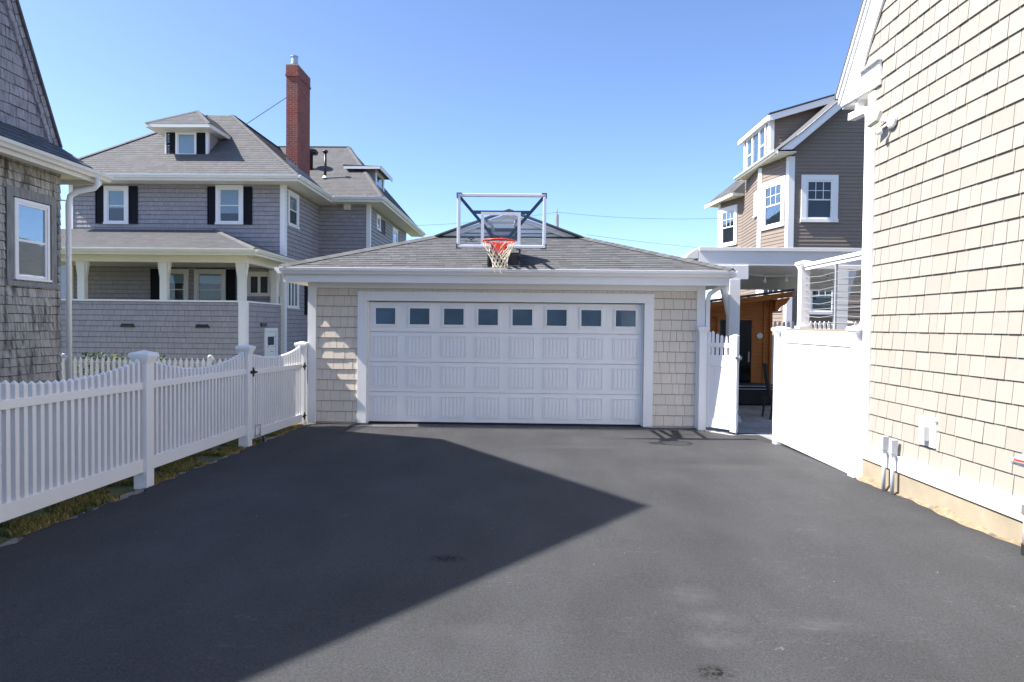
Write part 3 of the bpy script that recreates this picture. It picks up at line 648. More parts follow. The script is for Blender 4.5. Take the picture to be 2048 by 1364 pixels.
shakes(w,F,poly,.1845,.12,.27,.017,gap=.006,slot=.004,back=bk,holes=((1.13,1.40,.69,.93),),w_start=.48,jit=0.0)
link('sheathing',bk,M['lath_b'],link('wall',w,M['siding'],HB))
link('corner_board',bx(-.012,.14,.33,4.45,.0,.034,F=F).box(-.012,.02,.33,4.45,-.13,-.001,F),M['trim'],HB,bev=.003)
link('skirt_board',bx(-.0,Lw,.325,.475,.0,.036,F=F).box(-.0,Lw,.475,.49,.0,.045,F),M['vinyl'],HB,bev=.003)
fo=MB(); y=cy
FC=Fr((3.88,cy,0),(0,-1,0),(0,0,1),(-1,0,0)); fo.box(0,Lw,-.05,.322,-.1,.012,FC)
fd=link('foundation',fo,M['concrete'],HB)
# splashed cement toe, uneven, along the asphalt
tw=MB(); u=0
while u<Lw:
    y=cy-u; h=.035+.02*math.sin(u*5)+.012*math.sin(u*13); d_=.045+.025*math.sin(u*3.7+1)+.012*math.sin(u*17); u2=u+.06; y2=cy-u2; h2=.035+.02*math.sin(u2*5)+.012*math.sin(u2*13); d2=.045+.025*math.sin(u2*3.7+1)+.012*math.sin(u2*17)
    tw.quad((3.867,y,gz(y)+h),(3.867,y2,gz(y2)+h2),(3.867-d2,y2,gz(y2)+.003),(3.867-d_,y,gz(y)+.003)); u=u2
link('cement_toe',tw,mat('cement_toe',(.25,.19,.12),1,noise=.35,nscale=20,bump=.8,bscale=60,stain=(12,.55,(.08,.08,.08),(1,1,1),.7)),fd)
def along(y0,y1,off0,off1,x0,x1):
    """band parallel to the rake between vertical offsets"""
    P=[(y0,rz(y0)-off0),(y1,rz(y1)-off0),(y1,rz(y1)-off1),(y0,rz(y0)-off1)]
    return MB().prism(P,x0,x1,Fr((0,0,0),(0,1,0),(0,0,1),(1,0,0)))
FRR=Fr((0,0,0),(0,1,0),(0,0,1),(1,0,0))
link('rake_board',MB().prism([(8.54,4.525),(8.56,rz(8.56)-.16),(peak,rz(peak)-.16),(peak,rz(peak)-.64),(8.06,4.775),(7.63,4.745),(7.63,4.48)],3.84,3.868,FRR),M['trim'],HB,bev=.003)
link('rake_moulding',along(8.57,peak,.05,.16,3.815,3.845),M['vinyl'],HB,bev=.004)
link('rake_soffit',along(8.57,peak,.05,.08,3.79,3.813),M['trim'],HB)
rr=MB(); rr.prism([(8.60,rz(8.60)+.005),(peak,rz(peak)+.005),(peak,rz(peak)-.05),(8.60,rz(8.60)-.045)],3.785,12,FRR); rr.prism([(peak,rz(peak)+.005),(-3.8,rz(-3.8)+.005),(-3.8,rz(-3.8)-.05),(peak,rz(peak)-.05)],3.785,12,FRR)
link('roof',rr,M['shingle_d'],HB)
link('cornice_return',bx(3.80,3.868,7.62,8.05,4.746,4.765),M['trim'],HB)
link('eave_soffit',bx(3.87,12,7.885,8.54,4.50,4.53).box(3.87,12,8.54,8.57,4.50,4.72),M['trim'],HB)
dsp=MB(); dsp.rect([(3.92,8.42,4.36),(3.92,8.05,4.33),(3.92,7.99,4.31),(3.92,7.96,4.26),(3.92,7.955,4.18),(3.92,7.955,.42)],.10,.085,(1,0,0)); ds=link('downspout',dsp,M['vinyl'],HB,bev=.006)
link('spout_leg',bx(3.965,3.985,7.88,7.92,4.25,.45),M['vinyl'],ds); link('strap',bx(3.88,3.96,8.2,8.26,4.37,4.50),M['trim'],ds)
link('drain_pipe',MB().lathe((3.90,7.93,gz(7.9)-.02),[(.062,0),(.062,.34),(.070,.345),(.070,.40),(.058,.40)],24),M['vinyl'],HB,smooth=False)
# security light
SL=empty('security_light',(3.86,7.40,4.02),'white security light with tilted lamp head high on the beige house corner','light')
link('base',MB().lathe((3.862,7.36,4.0),[(.075,0),(.075,.03),(.055,.045)],24,(-1,0,0)),M['vinyl'],SL,bev=.003)
hd=MB(); HF=Fr((3.76,7.52,4.06),(-.1,.93,-.15),(.35,0,.93),(-.9,0,.35)); hd.box(-.06,.10,-.045,.075,-.02,.03,HF); link('lamp_head',hd,mat('yellowed_lamp_head',(.42,.42,.34),.5),SL,bev=.008)
link('arm',MB().tube([(3.83,7.38,4.02),(3.78,7.45,4.03)],.02,10),M['vinyl'],SL)
link('motion_sensor',MB().lathe((3.775,7.47,3.915),[(.008,-.03),(.025,-.022),(.034,0),(.03,.02),(.012,.034)],16).tube([(3.775,7.47,3.94),(3.82,7.39,3.98)],.012,8),M['vinyl'],SL,smooth=True)
# outlet cover
OB=empty('outlet_box',(3.86,6.6,.68),'white covered outlet box set in the beige wall above the skirt board','outlet')
link('mount_plate',bx(1.13,1.40,.68,.93,.0,.03,F=F).box(1.12,1.41,.93,.955,.0,.04,F),M['vinyl'],OB,bev=.003)
link('cover',bx(1.235,1.315,.735,.875,.03,.085,F=F),mat('shaded_outlet_cover',(.45,.45,.44),.5),OB,bev=.006); link('socket',bx(1.20,1.232,.77,.85,.03,.034,F=F),M['wire'],OB)  # grey shading of the white cover is put into its colour
# conduits
for i,(yy,top,lb) in enumerate(((7.27,.67,'taller grey conduit stub with junction box, nearer the corner downspout'),(7.10,.66,'shorter grey conduit stub with junction box, on the side away from the downspout'))):
    c=empty('conduit',(3.80,yy,gz(yy)),lb,'conduit','grey conduit stubs on the beige wall')
    link('pipe',MB().tube([(3.80,yy,gz(yy)-.02),(3.80,yy,top-.13)],.02,12),M['pvcgrey'],c,smooth=True)
    link('junction_box',bx(3.768,3.835,yy-.028,yy+.028,top-.15,top).box(3.775,3.828,yy-.02,yy+.02,top-.18,top-.15),M['pvcgrey'],c,bev=.006)
# gas meter, partly outside the frame
GM=empty('gas_meter',(3.76,5.0,gz(5)),'grey gas regulator and meter with brass fittings at the right edge','gas meter')
gx=3.76
rg=MB().lathe((gx,5.12,.83),[(.03,-.05),(.085,-.04),(.105,-.01),(.105,.01),(.085,.035),(.04,.06),(.03,.09)],24,(0,0,1)); rg.tube([(gx,5.12,.80),(gx,5.28,.80)],.022,12); rg.lathe((gx,5.27,.80),[(.03,0),(.03,.03),(.024,.035)],12,(0,1,0)); rg.tube([(gx,5.12,.78),(gx,5.12,.70)],.03,12).lathe((gx,5.12,.70),[(.045,0),(.045,.02)],16)
link('regulator',rg,M['greymetal'],GM,smooth=False)
link('warning_band',MB().lathe((gx,5.12,.836),[(.107,-.007),(.107,.007)],24),M['orange'],GM)
pp=MB().tube([(gx,5.12,.70),(gx,5.12,.40)],.02,12).lathe((gx,5.12,.56),[(.034,0),(.034,.05)],8).lathe((gx,5.12,.50),[(.038,0),(.038,.03)],8).lathe((gx,5.12,.39),[(.034,0),(.034,.04)],8).tube([(gx,5.12,.43),(gx,5.19,.42)],.012,8)
link('brass_fitting',pp,M['brass'],GM)
link('valve_body',MB().box(gx-.04,gx+.04,5.08,5.16,.43,.50).torus((gx,5.205,.42),.016,.004,16,6),M['galv'],GM,bev=.006)
link('riser_pipe',MB().tube([(gx,5.12,.40),(gx,5.12,gz(5.1)+.05)],.042,16),M['sage'] if 'sage' in M else M['greymetal'],GM,smooth=True)
link('pipe_sleeve',MB().tube([(gx,5.12,gz(5.1)+.08),(gx,5.12,gz(5.1)-.02)],.05,16),M['rubber'],GM)
mtb=MB().box(gx-.12,gx+.1,4.55,4.85,.45,.85); mtb.tube([(gx,5.12,.80),(gx,4.92,.80),(gx,4.80,.95),(gx,4.76,.84)],.02,10); link('meter_body',mtb,M['greymetal'],GM,bev=.02)
# ------------------------------------------------------------------ weathered house, left
WH=empty('weathered_house',(-7.4,9,.05),'weathered unpainted cedar-shingle house with steep gable at the left edge','house')
YZ=Fr((0,0,0),(0,1,0),(0,0,1),(1,0,0))
prof=[(10.78,4.55),(9.66,6.82),(5.31,9.61),(2.23,6.96),(-.9,4.27)]
co=MB(); co.box(-16,-7.45,-.8,10.66,0,4.3); co.prism([(10.70,4.3),(10.62,4.62),(9.56,6.72),(5.31,9.45),(2.3,6.86),(-.7,4.3)],-16,-7.52,YZ)
link('wall_core',co,M['weather'],WH)
F=wallframe((-7.4,4,0),(-7.4,10.71,0)); y2u=lambda y:y-4
bk=MB(); w=MB(); shakes(w,F,[(0,.1),(6.71,.1),(6.71,4.12),(0,4.12)],.128,.09,.20,.018,gap=.007,slot=.012,back=bk,holes=((5.55,6.62,2.36,3.72),(3.9,5.2,2.36,3.72)),jit=.006)
F2=wallframe((-7.4,10.71,0),(-16,10.71,0)); shakes(w,F2,[(0,.1),(2,.1),(2,4.12),(0,4.12)],.128,.09,.20,.018,gap=.007,slot=.012,back=bk,jit=.006)
link('sheathing',bk,M['lath_w'],link('wall',w,M['weather'],WH))
for (a,b_) in ((5.57,6.60),(3.95,5.15)):
    t=MB(); t.box(a,a+.12,2.36,3.72,0,.022,F); t.box(b_-.12,b_,2.36,3.72,0,.022,F); t.box(a+.12,b_-.12,3.58,3.72,0,.022,F); t.box(a-.02,b_+.02,2.29,2.36,0,.05,F)
    link('window_casing',t,M['weathertrim'],WH,bev=.003)
    window(WH,F,a+.13,b_-.13 if b_<6 else b_-.18,2.385,3.56,trim=.05,sash=.035,proud=.04,mt='vinyl')
w=MB(); FU=wallframe((-7.5,1,0),(-7.5,10.7,0)); bk=MB(); shakes(w,FU,[(1.4,4.3),(9.68,4.3),(9.64,4.62),(8.56,6.70),(4.31,9.45),(1.3,6.8)],.155,.10,.24,.018,gap=.006,slot=.012,back=bk,jit=.008)
link('sheathing',bk,M['lath_w'],link('upper_wall',w,M['weather_up'],WH))
def gableband(mb,P,o0,o1,x0,x1):
    """band inside the gable outline between inward offsets (vertical)"""
    for (a,b_) in zip(P[:-1],P[1:]):
        d=(V3((b_[0]-a[0],b_[1]-a[1],0))).normalized(); n=V3((-d.y,d.x,0)); 
        if n.y>0: n=-n
        mb.prism([(a[0]+n.x*o0,a[1]+n.y*o0),(b_[0]+n.x*o0,b_[1]+n.y*o0),(b_[0]+n.x*o1,b_[1]+n.y*o1),(a[0]+n.x*o1,a[1]+n.y*o1)],x0,x1,YZ)
rb=MB(); d=V3((0,9.66-10.78,6.82-4.55)).normalized(); nin=V3((0,-d.z,d.y)); L_=math.hypot(1.12,2.27)
RFm=Fr((-7.5,10.78,4.55),d,nin,(1,0,0))
u=0
while u<L_: rb.box(u,min(u+.155,L_)-.004,.03,.115,0,.065+.006*math.sin(u*31),RFm); rb.box(u+.06,min(u+.215,L_),.12,.20,0,.05+.006*math.sin(u*17),RFm); u+=.16
rk2=MB(); gableband(rk2,prof[1:],.03,.2,-7.5,-7.44)
link('rake_shingles',rb,M['weather_up'],WH); link('rake_board',rk2,M['weathertrim'],WH)
rf=MB(); gableband(rf,prof,0,.035,-16,-7.40); link('roof',rf,mat('brown_weathered_roof',(.10,.085,.085),.9,noise=.3,nscale=12),WH)
# skirt roof above the ground storey, wrapping the far corner
sk=MB(); e=.40; zE=4.20
roofplane(sk,[(-7.0,3,zE),(-7.0,11.14,zE),(-7.52,10.66,4.62),(-7.52,3,4.62)],.13,.15,.3,.012,jit=.004)
roofplane(sk,[(-7.0,11.14,zE),(-12,11.14,zE),(-12,10.66,4.62),(-7.52,10.66,4.62)],.13,.15,.3,.012)
link('skirt_roof',sk,M['shingle_d'],WH)
so=MB(); so.box(-7.38,-7.02,3,11.12,4.10,4.13); so.box(-12,-7.39,10.73,11.12,4.10,4.13); so.box(-7.03,-7.0,3,11.14,4.03,4.19); so.box(-12,-7.031,11.11,11.14,4.03,4.19)
link('eave_soffit',so,M['cream'],WH)
gt=MB(); gutter(gt,(-7.0,3,4.09),(-7.0,11.25,4.09),(1,0,0)); link('gutter',gt,M['cream'],WH)
link('downspout',MB().tube([(-6.93,10.9,4.10),(-6.93,10.92,3.99),(-6.97,10.90,3.93),(-7.2,10.82,3.86),(-7.29,10.78,3.78),(-7.31,10.77,3.65),(-7.31,10.77,.1)],.042,14).tube([(-7.30,10.77,3.7),(-7.42,10.66,3.7)],.012,6).box(-7.42,-7.31,10.68,10.80,1.20,1.23),M['vinyl'],WH,smooth=True)
# ------------------------------------------------------------------ grey house
GH=empty('grey_house',(-10,23.5,0),'large grey shingled house with wraparound porch, hipped roof and navy shutters','house')
WX0,WX1,WY=-15.9,-8.38,23.5; YB=27.4; SX=-6.33; ZT=6.68
co=MB(); co.box(WX0+.04,WX1-.04,WY+.04,36,0,6.9); co.box(WX1-.041,SX-.04,YB+.04,35.9,0,6.88)
link('wall_core',co,M['greyshake'],GH)
F=wallframe((WX0,WY,0),(WX1,WY,0)); X=lambda x:x-WX0
wins=[(-14.68,-13.82,5.15,6.47),(-10.77,-9.81,5.17,6.53)]
lw=[(-12.72,-11.72,2.25,3.62),(-11.52,-10.42,2.25,3.62),(-9.72,-8.45,2.70,3.55)]
holes=[(X(a)+.02,X(b_)-.02,c+.02,d-.02) for a,b_,c,d in wins+lw]
bk=MB(); w=MB(); shakes(w,F,[(0,2.0),(X(WX1)-.12,2.0),(X(WX1)-.12,ZT),(0,ZT)],.152,.10,.24,.020,gap=.007,slot=.016,back=bk,holes=holes,w_start=2.0)
FS=wallframe((WX1,WY,0),(WX1,YB,0)); hs=[(.27,1.38,5.2,6.45)]
shakes(w,FS,[(.12,0.1),(YB-WY,0.1),(YB-WY,ZT),(.12,ZT)],.152,.10,.24,.020,gap=.007,slot=.016,back=bk,holes=[(.29,1.36,5.22,6.43),(.22,1.38,2.32,3.62)])
FB=wallframe((WX1,YB,0),(SX,YB,0)); shakes(w,FB,[(0,0.1),(SX-WX1-.12,0.1),(SX-WX1-.12,ZT),(0,ZT)],.152,.10,.24,.020,gap=.007,slot=.016,back=bk)
FC=wallframe((SX,YB,0),(SX,35.6,0)); shakes(w,FC,[(.12,0.1),(8.2,0.1),(8.2,ZT),(.12,ZT)],.152,.10,.24,.020,gap=.007,slot=.016,back=bk,holes=[(2.0,3.0,5.7,6.4),(5.0,6.3,4.6,6.35)])
link('sheathing',bk,M['lath_g'],link('wall',w,M['greyshake'],GH))
link('corner_board',bx(X(WX1)-.15,X(WX1)+.02,.1,ZT,0,.035,F=F),M['trim'],GH); link('corner_board',bx(-.02,.13,.1,ZT,0,.03,F=F),M['trim'],GH); link('corner_board',bx(-.02,.14,.1,ZT,0,.035,F=FS),M['trim'],GH)
link('corner_board',bx(SX-WX1-.13,SX-WX1+.02,.1,ZT,0,.03,F=FB),M['trim'],GH); link('corner_board',bx(-.001,.13,.1,ZT,0,.03,F=FC),M['trim'],GH); link('corner_board',bx(8.1,8.25,.1,ZT,0,.03,F=FC),M['trim'],GH)
window(GH,F,X(wins[0][0]),X(wins[0][1]),wins[0][2],wins[0][3],trim=.12,blind=.55)
window(GH,F,X(wins[1][0]),X(wins[1][1]),wins[1][2],wins[1][3],trim=.12,blind=.72)
for a,b_ in ((-14.98,-14.70),(-13.80,-13.50),(-11.06,-10.79),(-9.79,-9.50)): shutter(GH,F,X(a),X(b_),5.17,6.47)
for q in lw[:2]: window(GH,F,X(q[0]),X(q[1]),q[2],q[3],trim=.12,blind=.3,mt='cream')
window(GH,F,X(-9.72),X(-8.45),2.70,3.55,trim=.12,kind='casement',cols=3,mt='cream')
for a,b_ in ((-13.05,-12.74),(-10.40,-10.08)): shutter(GH,F,X(a),X(b_),2.25,3.62)
window(GH,FS,.27,1.38,5.2,6.45,trim=.13,blind=.5); window(GH,FS,.20,1.40,2.3,3.64,trim=.1,kind='casement',cols=3); shutter(GH,FS,2.1,2.5,2.1,3.8)
window(GH,FC,1.2,1.9,5.75,6.4,trim=.09,kind='casement'); window(GH,FC,4.6,5.9,4.9,6.35,trim=.16,mt='trim',blind=.2)
# flood light box under the eave
link('eave_light',bx(1.02,1.3,6.35,6.62,0,.14,F=FB),M['cream'],GH,bev=.02)
# main roof
ov=.78; EY=WY-ov; EZ=6.72; p_=.82
x1=WX1+.72; x0=WX0-.6; ax0,ax1=-12.6,-11.55; t1=ax1; 
ridge_z=9.86; ry=26.62
rf=MB()
roofplane(rf,[(x0,EY,EZ),(x1,EY,EZ),(ax1,ry,ridge_z),(ax0,ry,ridge_z)],.15,.12,.26,.010)
YE=YB-.72
# right slope, ridge runs back
roofplane(rf,[(x1,EY,EZ),(x1,31.5,EZ),(ax1,31.5,ridge_z),(ax1,ry,ridge_z)],.15,.12,.26,.010)
roofplane(rf,[(x0,36,EZ),(x0,EY,EZ),(ax0,ry,ridge_z),(ax0,32.1,ridge_z)],.15,.3,.6,.012)
# wing roof
wx1=SX+.66; RZ=10.0; WYE=YB-.74; far=37.4; rdy=31.8; rdx=-8.35
roofplane(rf,[(x1-.02,WYE,EZ+.04),(wx1,WYE,EZ+.04),(rdx,rdy,RZ),(-13,rdy,RZ),(-13,WYE+1.5,EZ+.04+.35*1.5*1.8)],.15,.12,.26,.010)
roofplane(rf,[(wx1,WYE,EZ+.04),(wx1,far,EZ+.04),(rdx,rdy+.6,RZ)],.15,.12,.26,.010)
cap_run(rf,(x1,EY,EZ+.02),(ax1,ry,ridge_z+.02),.12,.2); cap_run(rf,(x0,EY,EZ+.02),(ax0,ry,ridge_z+.02),.12,.2); cap_run(rf,(ax1,ry,ridge_z+.02),(ax1,32.2,ridge_z+.02),.12,.2)
cap_run(rf,(wx1,WYE,EZ+.06),(rdx,rdy,RZ+.02),.12,.2); cap_run(rf,(-13,rdy,RZ+.02),(rdx,rdy,RZ+.02),.12,.2)
ro=link('roof',rf,M['shingle_h'],GH)
ev=MB(); ev.box(x0,x1,EY,EY+.03,EZ-.20,EZ-.005); ev.box(x1-.03,x1,EY+.03,WYE,EZ-.20,EZ-.005); ev.box(x1-.03,wx1,WYE,WYE+.03,EZ-.17,EZ+.03); ev.box(wx1-.03,wx1,WYE+.03,far,EZ-.17,EZ+.03)
link('eave_board',ev,M['cream'],GH)
link('eave_soffit',bx(x0,x1-.03,EY+.03,WY-.002,EZ-.17,EZ-.15).box(WX1+.002,x1-.03,WY,YB,EZ-.17,EZ-.15).box(x1-.028,wx1-.03,WYE+.03,YB-.002,EZ-.15,EZ-.13).box(SX+.002,wx1-.03,YB,far,EZ-.15,EZ-.13),M['cream'],GH)
gt=MB(); gutter(gt,(x0,EY,EZ-.11),(x1,EY,EZ-.11),(0,-1,0)); gutter(gt,(x1,EY-.1,EZ-.11),(x1,WYE,EZ-.11),(1,0,0)); gutter(gt,(x1,WYE,EZ-.08),(wx1,WYE,EZ-.08),(0,-1,0)); gutter(gt,(wx1,WYE-.1,EZ-.08),(wx1,far,EZ-.08),(1,0,0))
link('gutter',gt,M['trim'],GH)
# front dormer
dx0,dx1,dy=-12.78,-11.27,23.95; DZ0,DZ1=7.4,8.58
dm=MB(); dm.prism([(dy,7.5),(dy,DZ1),(26.2,DZ1),(26.2,9.3)],dx0,dx1,YZ); dm=MB().prism([(23.95,7.60),(25.1,8.56),(23.95,8.56)],dx0,dx1,YZ)
FD=wallframe((dx0,dy,0),(dx1,dy,0)); FDR=wallframe((dx1,dy,0),(dx1,25.2,0)); shakes(dm,FDR,[(.05,7.66),(.12,7.66),(1.15,8.56),(.05,8.56)],.15,.12,.24,.012)
DM=link('dormer',dm,M['greyshake'],GH)
link('dormer_trim',bx(-.01,.16,7.62,8.56,0,.03,F=FD).box(1.42,1.52,7.62,8.56,0,.03,FD).box(.16,1.42,8.44,8.56,0,.025,FD).box(-.001,.08,7.7,8.55,0,.03,FDR),M['trim'],DM)
ww=MB(); a,b_,c,d=.38,1.12,7.64,8.44; ww.box(a,b_,c,c+.07,0,.05,FD); ww.box(a,b_,d-.07,d,0,.05,FD); ww.box(a,a+.07,c+.07,d-.07,0,.05,FD); ww.box(b_-.07,b_,c+.07,d-.07,0,.05,FD); ww.box(a+.07,a+.11,c+.07,d-.07,0,.03,FD)
link('window_frame',ww,M['vinyl'],DM)
bl=MB(); z=d-.08
while z>c+.1: bl.box(a+.11,b_-.08,z-.026,z,.004,.009,FD); z-=.03
link('blind',bl,M['blind'],DM); link('pane',bx(a+.11,b_-.07,c+.07,d-.07,.012,.014,F=FD),M['pane'],DM)
for (a,b_) in ((.06,.36),(1.14,1.44)):
    o=shutter(DM,FD,a,b_,7.62,8.44)
dr_=MB(); e0,e1,ez=-13.16,-10.92,8.60; ea=23.35; ax=-11.85; az=9.36; ay=24.45
roofplane(dr_,[(e0,ea,ez),(e1,ea,ez),(ax,ay,az)],.14,.16,.3,.01)
roofplane(dr_,[(e1,ea,ez),(e1,25.3,ez+.02),(ax,26.3,az),(ax,ay,az)],.14,.16,.3,.01); roofplane(dr_,[(e0,25.3,ez+.02),(e0,ea,ez),(ax,ay,az),(ax,26.3,az)],.14,.16,.3,.01)
cap_run(dr_,(e0,ea,ez+.01),(ax,ay,az+.01),.08,.2); cap_run(dr_,(e1,ea,ez+.01),(ax,ay,az+.01),.08,.2)
link('dormer_roof',dr_,M['shingle_h'],DM)
link('eave_board',bx(e0,e1,ea,ea+.03,ez-.13,ez-.003).box(e1-.03,e1,ea+.03,25.3,ez-.13,ez-.003).box(e0,e0+.03,ea+.03,25.3,ez-.13,ez-.003).box(e0+.03,e1-.03,ea+.03,25.2,ez-.12,ez-.10),M['cream'],DM)
# small sprung left-side dormer tip, right-side dormer
d2=MB(); d2.prism([(7.75,0)]*0 or [(-6.55,7.55),(-6.55,8.42),(-8.0,8.5),(-8.0,7.5)],-31.0,-29.3,Fr((0,0,0),(1,0,0),(0,0,1),(0,-1,0)))
D2=link('dormer',d2,M['greyshake'],GH); FE=wallframe((-6.55,29.3,0),(-6.55,31.0,0))
ww=MB(); 
for q in ((0,.2,7.5,8.42),(1.5,1.7,7.5,8.42),(.2,1.5,7.5,7.66),(.2,1.5,8.26,8.42)): ww.box(*q,0,.05,FE)
link('window_frame',ww,M['trim'],D2); link('interior',bx(.2,1.5,7.66,8.26,.001,.004,F=FE),M['dark'],D2); link('pane',bx(.2,1.5,7.66,8.26,.012,.014,F=FE),M['pane'],D2)
rr=MB(); roofplane(rr,[(-6.2,28.9,8.45),(-6.2,31.4,8.45),(-7.83,31.4,8.52),(-7.83,28.9,8.52)],.15,.2,.4,.01); link('dormer_roof',rr,M['shingle_h'],D2)
link('eave_board',bx(-7.8,-6.23,28.88,28.91,8.34,8.44).box(-6.23,-6.2,28.9,31.4,8.30,8.44),M['trim'],D2)
# chimney
CX0,CX1,CY0,CY1=-8.78,-8.36,24.75,26.15
ch=MB(); ch.box(CX0,CX1,CY0,CY1,6.9,10.72); ch.box(CX0-.03,CX1+.03,CY0-.03,CY1+.03,10.72,10.80); ch.box(CX0-.01,CX1+.01,CY0-.01,CY1+.01,10.80,11.12)
CHM=link('chimney',ch,M['brick'],GH)
link('mortar_cap',bx(CX0-.01,CX1+.01,CY0-.01,CY1+.01,11.12,11.15),M['stone_cap'],CHM)
link('chimney_pot',MB().lathe((-8.60,25.1,11.15),[(.07,0),(.07,.10),(.14,.11),(.14,.16),(.12,.17),(.12,.36),(.15,.37),(.15,.41),(.05,.43)],16),M['galv'],CHM)
fl=MB(); z=7.0
for i in range(8):
    y=CY0+i*.18; fl.box(CX1-.001,CX1+.012,y,y+.19,7.0,7.42,F0)
for i in range(4): x=CX0+i*.11; fl.box(x,x+.11,CY0-.014,CY0-.001,7.0,7.78-i*.085)
link('flashing',fl,M['lead'],CHM)
link('stay_rod',MB().tube([(-8.75,24.9,10.05),(-10.78,25.9,9.28)],.014,6),M['wire'],GH)
# plumbing vents
vp=MB().tube([(-8.40,28.3,7.6),(-8.40,28.3,8.9)],.055,10).lathe((-8.40,28.3,8.86),[(.10,0),(.12,.04),(.10,.09),(.03,.11)],12); vo=link('vent_pipe',vp,M['black'],GH,smooth=True)
link('flashing',MB().lathe((-8.40,28.3,7.80),[(.13,0),(.07,.10)],12),M['trim'],vo)
link('roof_ventilator',MB().lathe((-9.3,29.2,9.0),[(.1,-.9),(.1,0),(.30,.02),(.33,.10),(.25,.2),(.08,.25)],18),M['black'],GH,smooth=True)
# porch
PX1=-8.50; PY=20.5
pf=wallframe((-15.5,PY,0),(PX1,PY,0)); ps=wallframe((PX1,PY,0),(PX1,WY,0))
bk=MB(); w=MB(); shakes(w,pf,[(0,.0),(PX1+15.5-.02,.0),(PX1+15.5-.02,2.40),(0,2.40)],.165,.10,.24,.020,gap=.007,slot=.016,back=bk,holes=((3.2,3.62,1.62,1.70),(5.5,5.92,1.62,1.70))); shakes(w,ps,[(.0,.0),(3,.0),(3,2.40),(.0,2.40)],.165,.10,.24,.020,gap=.007,slot=.016,back=bk)
w.box(-15.5,PX1-.04,PY+.036,PY+.12,0,2.39); w.box(PX1-.13,PX1-.036,PY+.121,WY,0,2.39)
PO=link('porch',w,M['greyshake'],GH); link('sheathing',bk,M['lath_g'],PO); PO['label']='grey shingled porch with white posts and hipped roof'
link('porch_floor',bx(-15.5,PX1-.14,PY+.13,WY-.02,1.55,1.62),M['deckboard'],PO)
link('porch_rail_cap',bx(-15.5,PX1+.03,PY-.05,PY+.17,2.40,2.45).box(PX1-.16,PX1+.03,PY+.17,WY-.03,2.40,2.45),M['trim'],PO)
link('porch_corner_board',bx(PX1-.20,PX1+.02,PY-.035,PY-.0,0,2.40).box(PX1+.0,PX1+.03,PY,PY+.18,0,2.40),M['trim'],PO)
def ppost(x,y):
    m_=MB(); m_.box(x-.11,x+.11,y-.09,y+.09,2.45,3.60)
    m_.prism([(x-.11,3.60),(x-.19,3.60),(x-.18,3.48),(x-.13,3.15),(x-.11,3.02)],-y-.06,-y+.06,Fr((0,0,0),(1,0,0),(0,0,1),(0,-1,0))); m_.prism([(x+.11,3.60),(x+.19,3.60),(x+.18,3.48),(x+.13,3.15),(x+.11,3.02)],-y-.06,-y+.06,Fr((0,0,0),(1,0,0),(0,0,1),(0,-1,0)))
    link('porch_post',m_,M['cream'],PO,bev=.006)
for (x,y) in ((-13.55,PY+.1),(-11.02,PY+.1),(PX1-.14,PY+.1),(PX1-.12,WY-.28)): ppost(x,y)
link('porch_beam',bx(-21,PX1+.02,PY-.02,PY+.2,3.60,3.82).box(PX1-.2,PX1+.02,PY+.2,WY-.03,3.60,3.82),M['cream'],PO)
link('porch_ceiling',bx(-21,PX1-.2,PY+.2,WY-.02,3.70,3.73),M['cream'],PO)
pr=MB(); pe=PY-.55; px1=PX1+.52; pz=3.96; pt_=5.02
TX,TZ=-10.8,4.975
roofplane(pr,[(-21,pe,pz),(px1,pe,pz),(TX,WY-.02,TZ),(-21,WY-.02,TZ)],.15,.10,.24,.010)  # out-of-view left end lengthened to keep sun off the porch wall
roofplane(pr,[(px1,pe,pz),(px1,WY-.02,pz),(TX,WY-.02,TZ)],.15,.10,.24,.010)
roofplane(pr,[(px1,WY-.02,pz),(px1,WY+1.2,pz),(WX1+.02,WY+1.2,pz+.36*(px1-WX1)),(WX1+.02,WY-.02,pz+.36*(px1-WX1))],.15,.10,.24,.010)
cap_run(pr,(px1,pe,pz+.02),(TX,WY-.05,TZ+.02),.11,.2)
link('porch_roof',pr,M['shingle_h'],PO)
link('porch_eave',bx(-21,px1,pe,pe+.03,pz-.19,pz-.01).box(px1-.03,px1,pe+.03,WY+1.2,pz-.19,pz-.01).box(-21,px1-.03,pe+.03,PY-.03,pz-.16,pz-.14).box(PX1+.03,px1-.03,PY-.03,WY+1.2,pz-.16,pz-.14),M['cream'],PO)
gt=MB(); gutter(gt,(-21,pe,pz-.12),(px1,pe,pz-.12),(0,-1,0)); gutter(gt,(px1,pe-.1,pz-.12),(px1,WY+1.2,pz-.12),(1,0,0)); link('porch_gutter',gt,M['cream'],PO)
for x in (-12.1,-9.8): link('foundation_vent',MB().prism([(x-.22,1.62),(x+.22,1.62),(x+.17,1.72),(x-.17,1.72)],-PY+.0,-PY+.05,Fr((0,0,0),(1,0,0),(0,0,1),(0,-1,0))),M['black'],PO)
link('foundation_vent',bx(1.15,1.6,1.66,1.78,0,.05,F=ps),M['black'],PO)
# cellar door in the side wall
cd=MB(); cd.box(1.45,1.58,-.3,1.62,0,.05,ps); cd.box(2.45,2.58,-.3,1.62,0,.05,ps); cd.box(1.58,2.45,1.5,1.62,0,.05,ps); cd.box(1.60,2.43,-.3,1.49,0,.02,ps)
CD=link('side_door',cd,M['trim'],GH); link('pane',bx(1.75,2.28,1.05,1.33,.021,.03,F=ps).box(1.75,2.28,.2,.52,.021,.03,ps),M['dark'],CD)
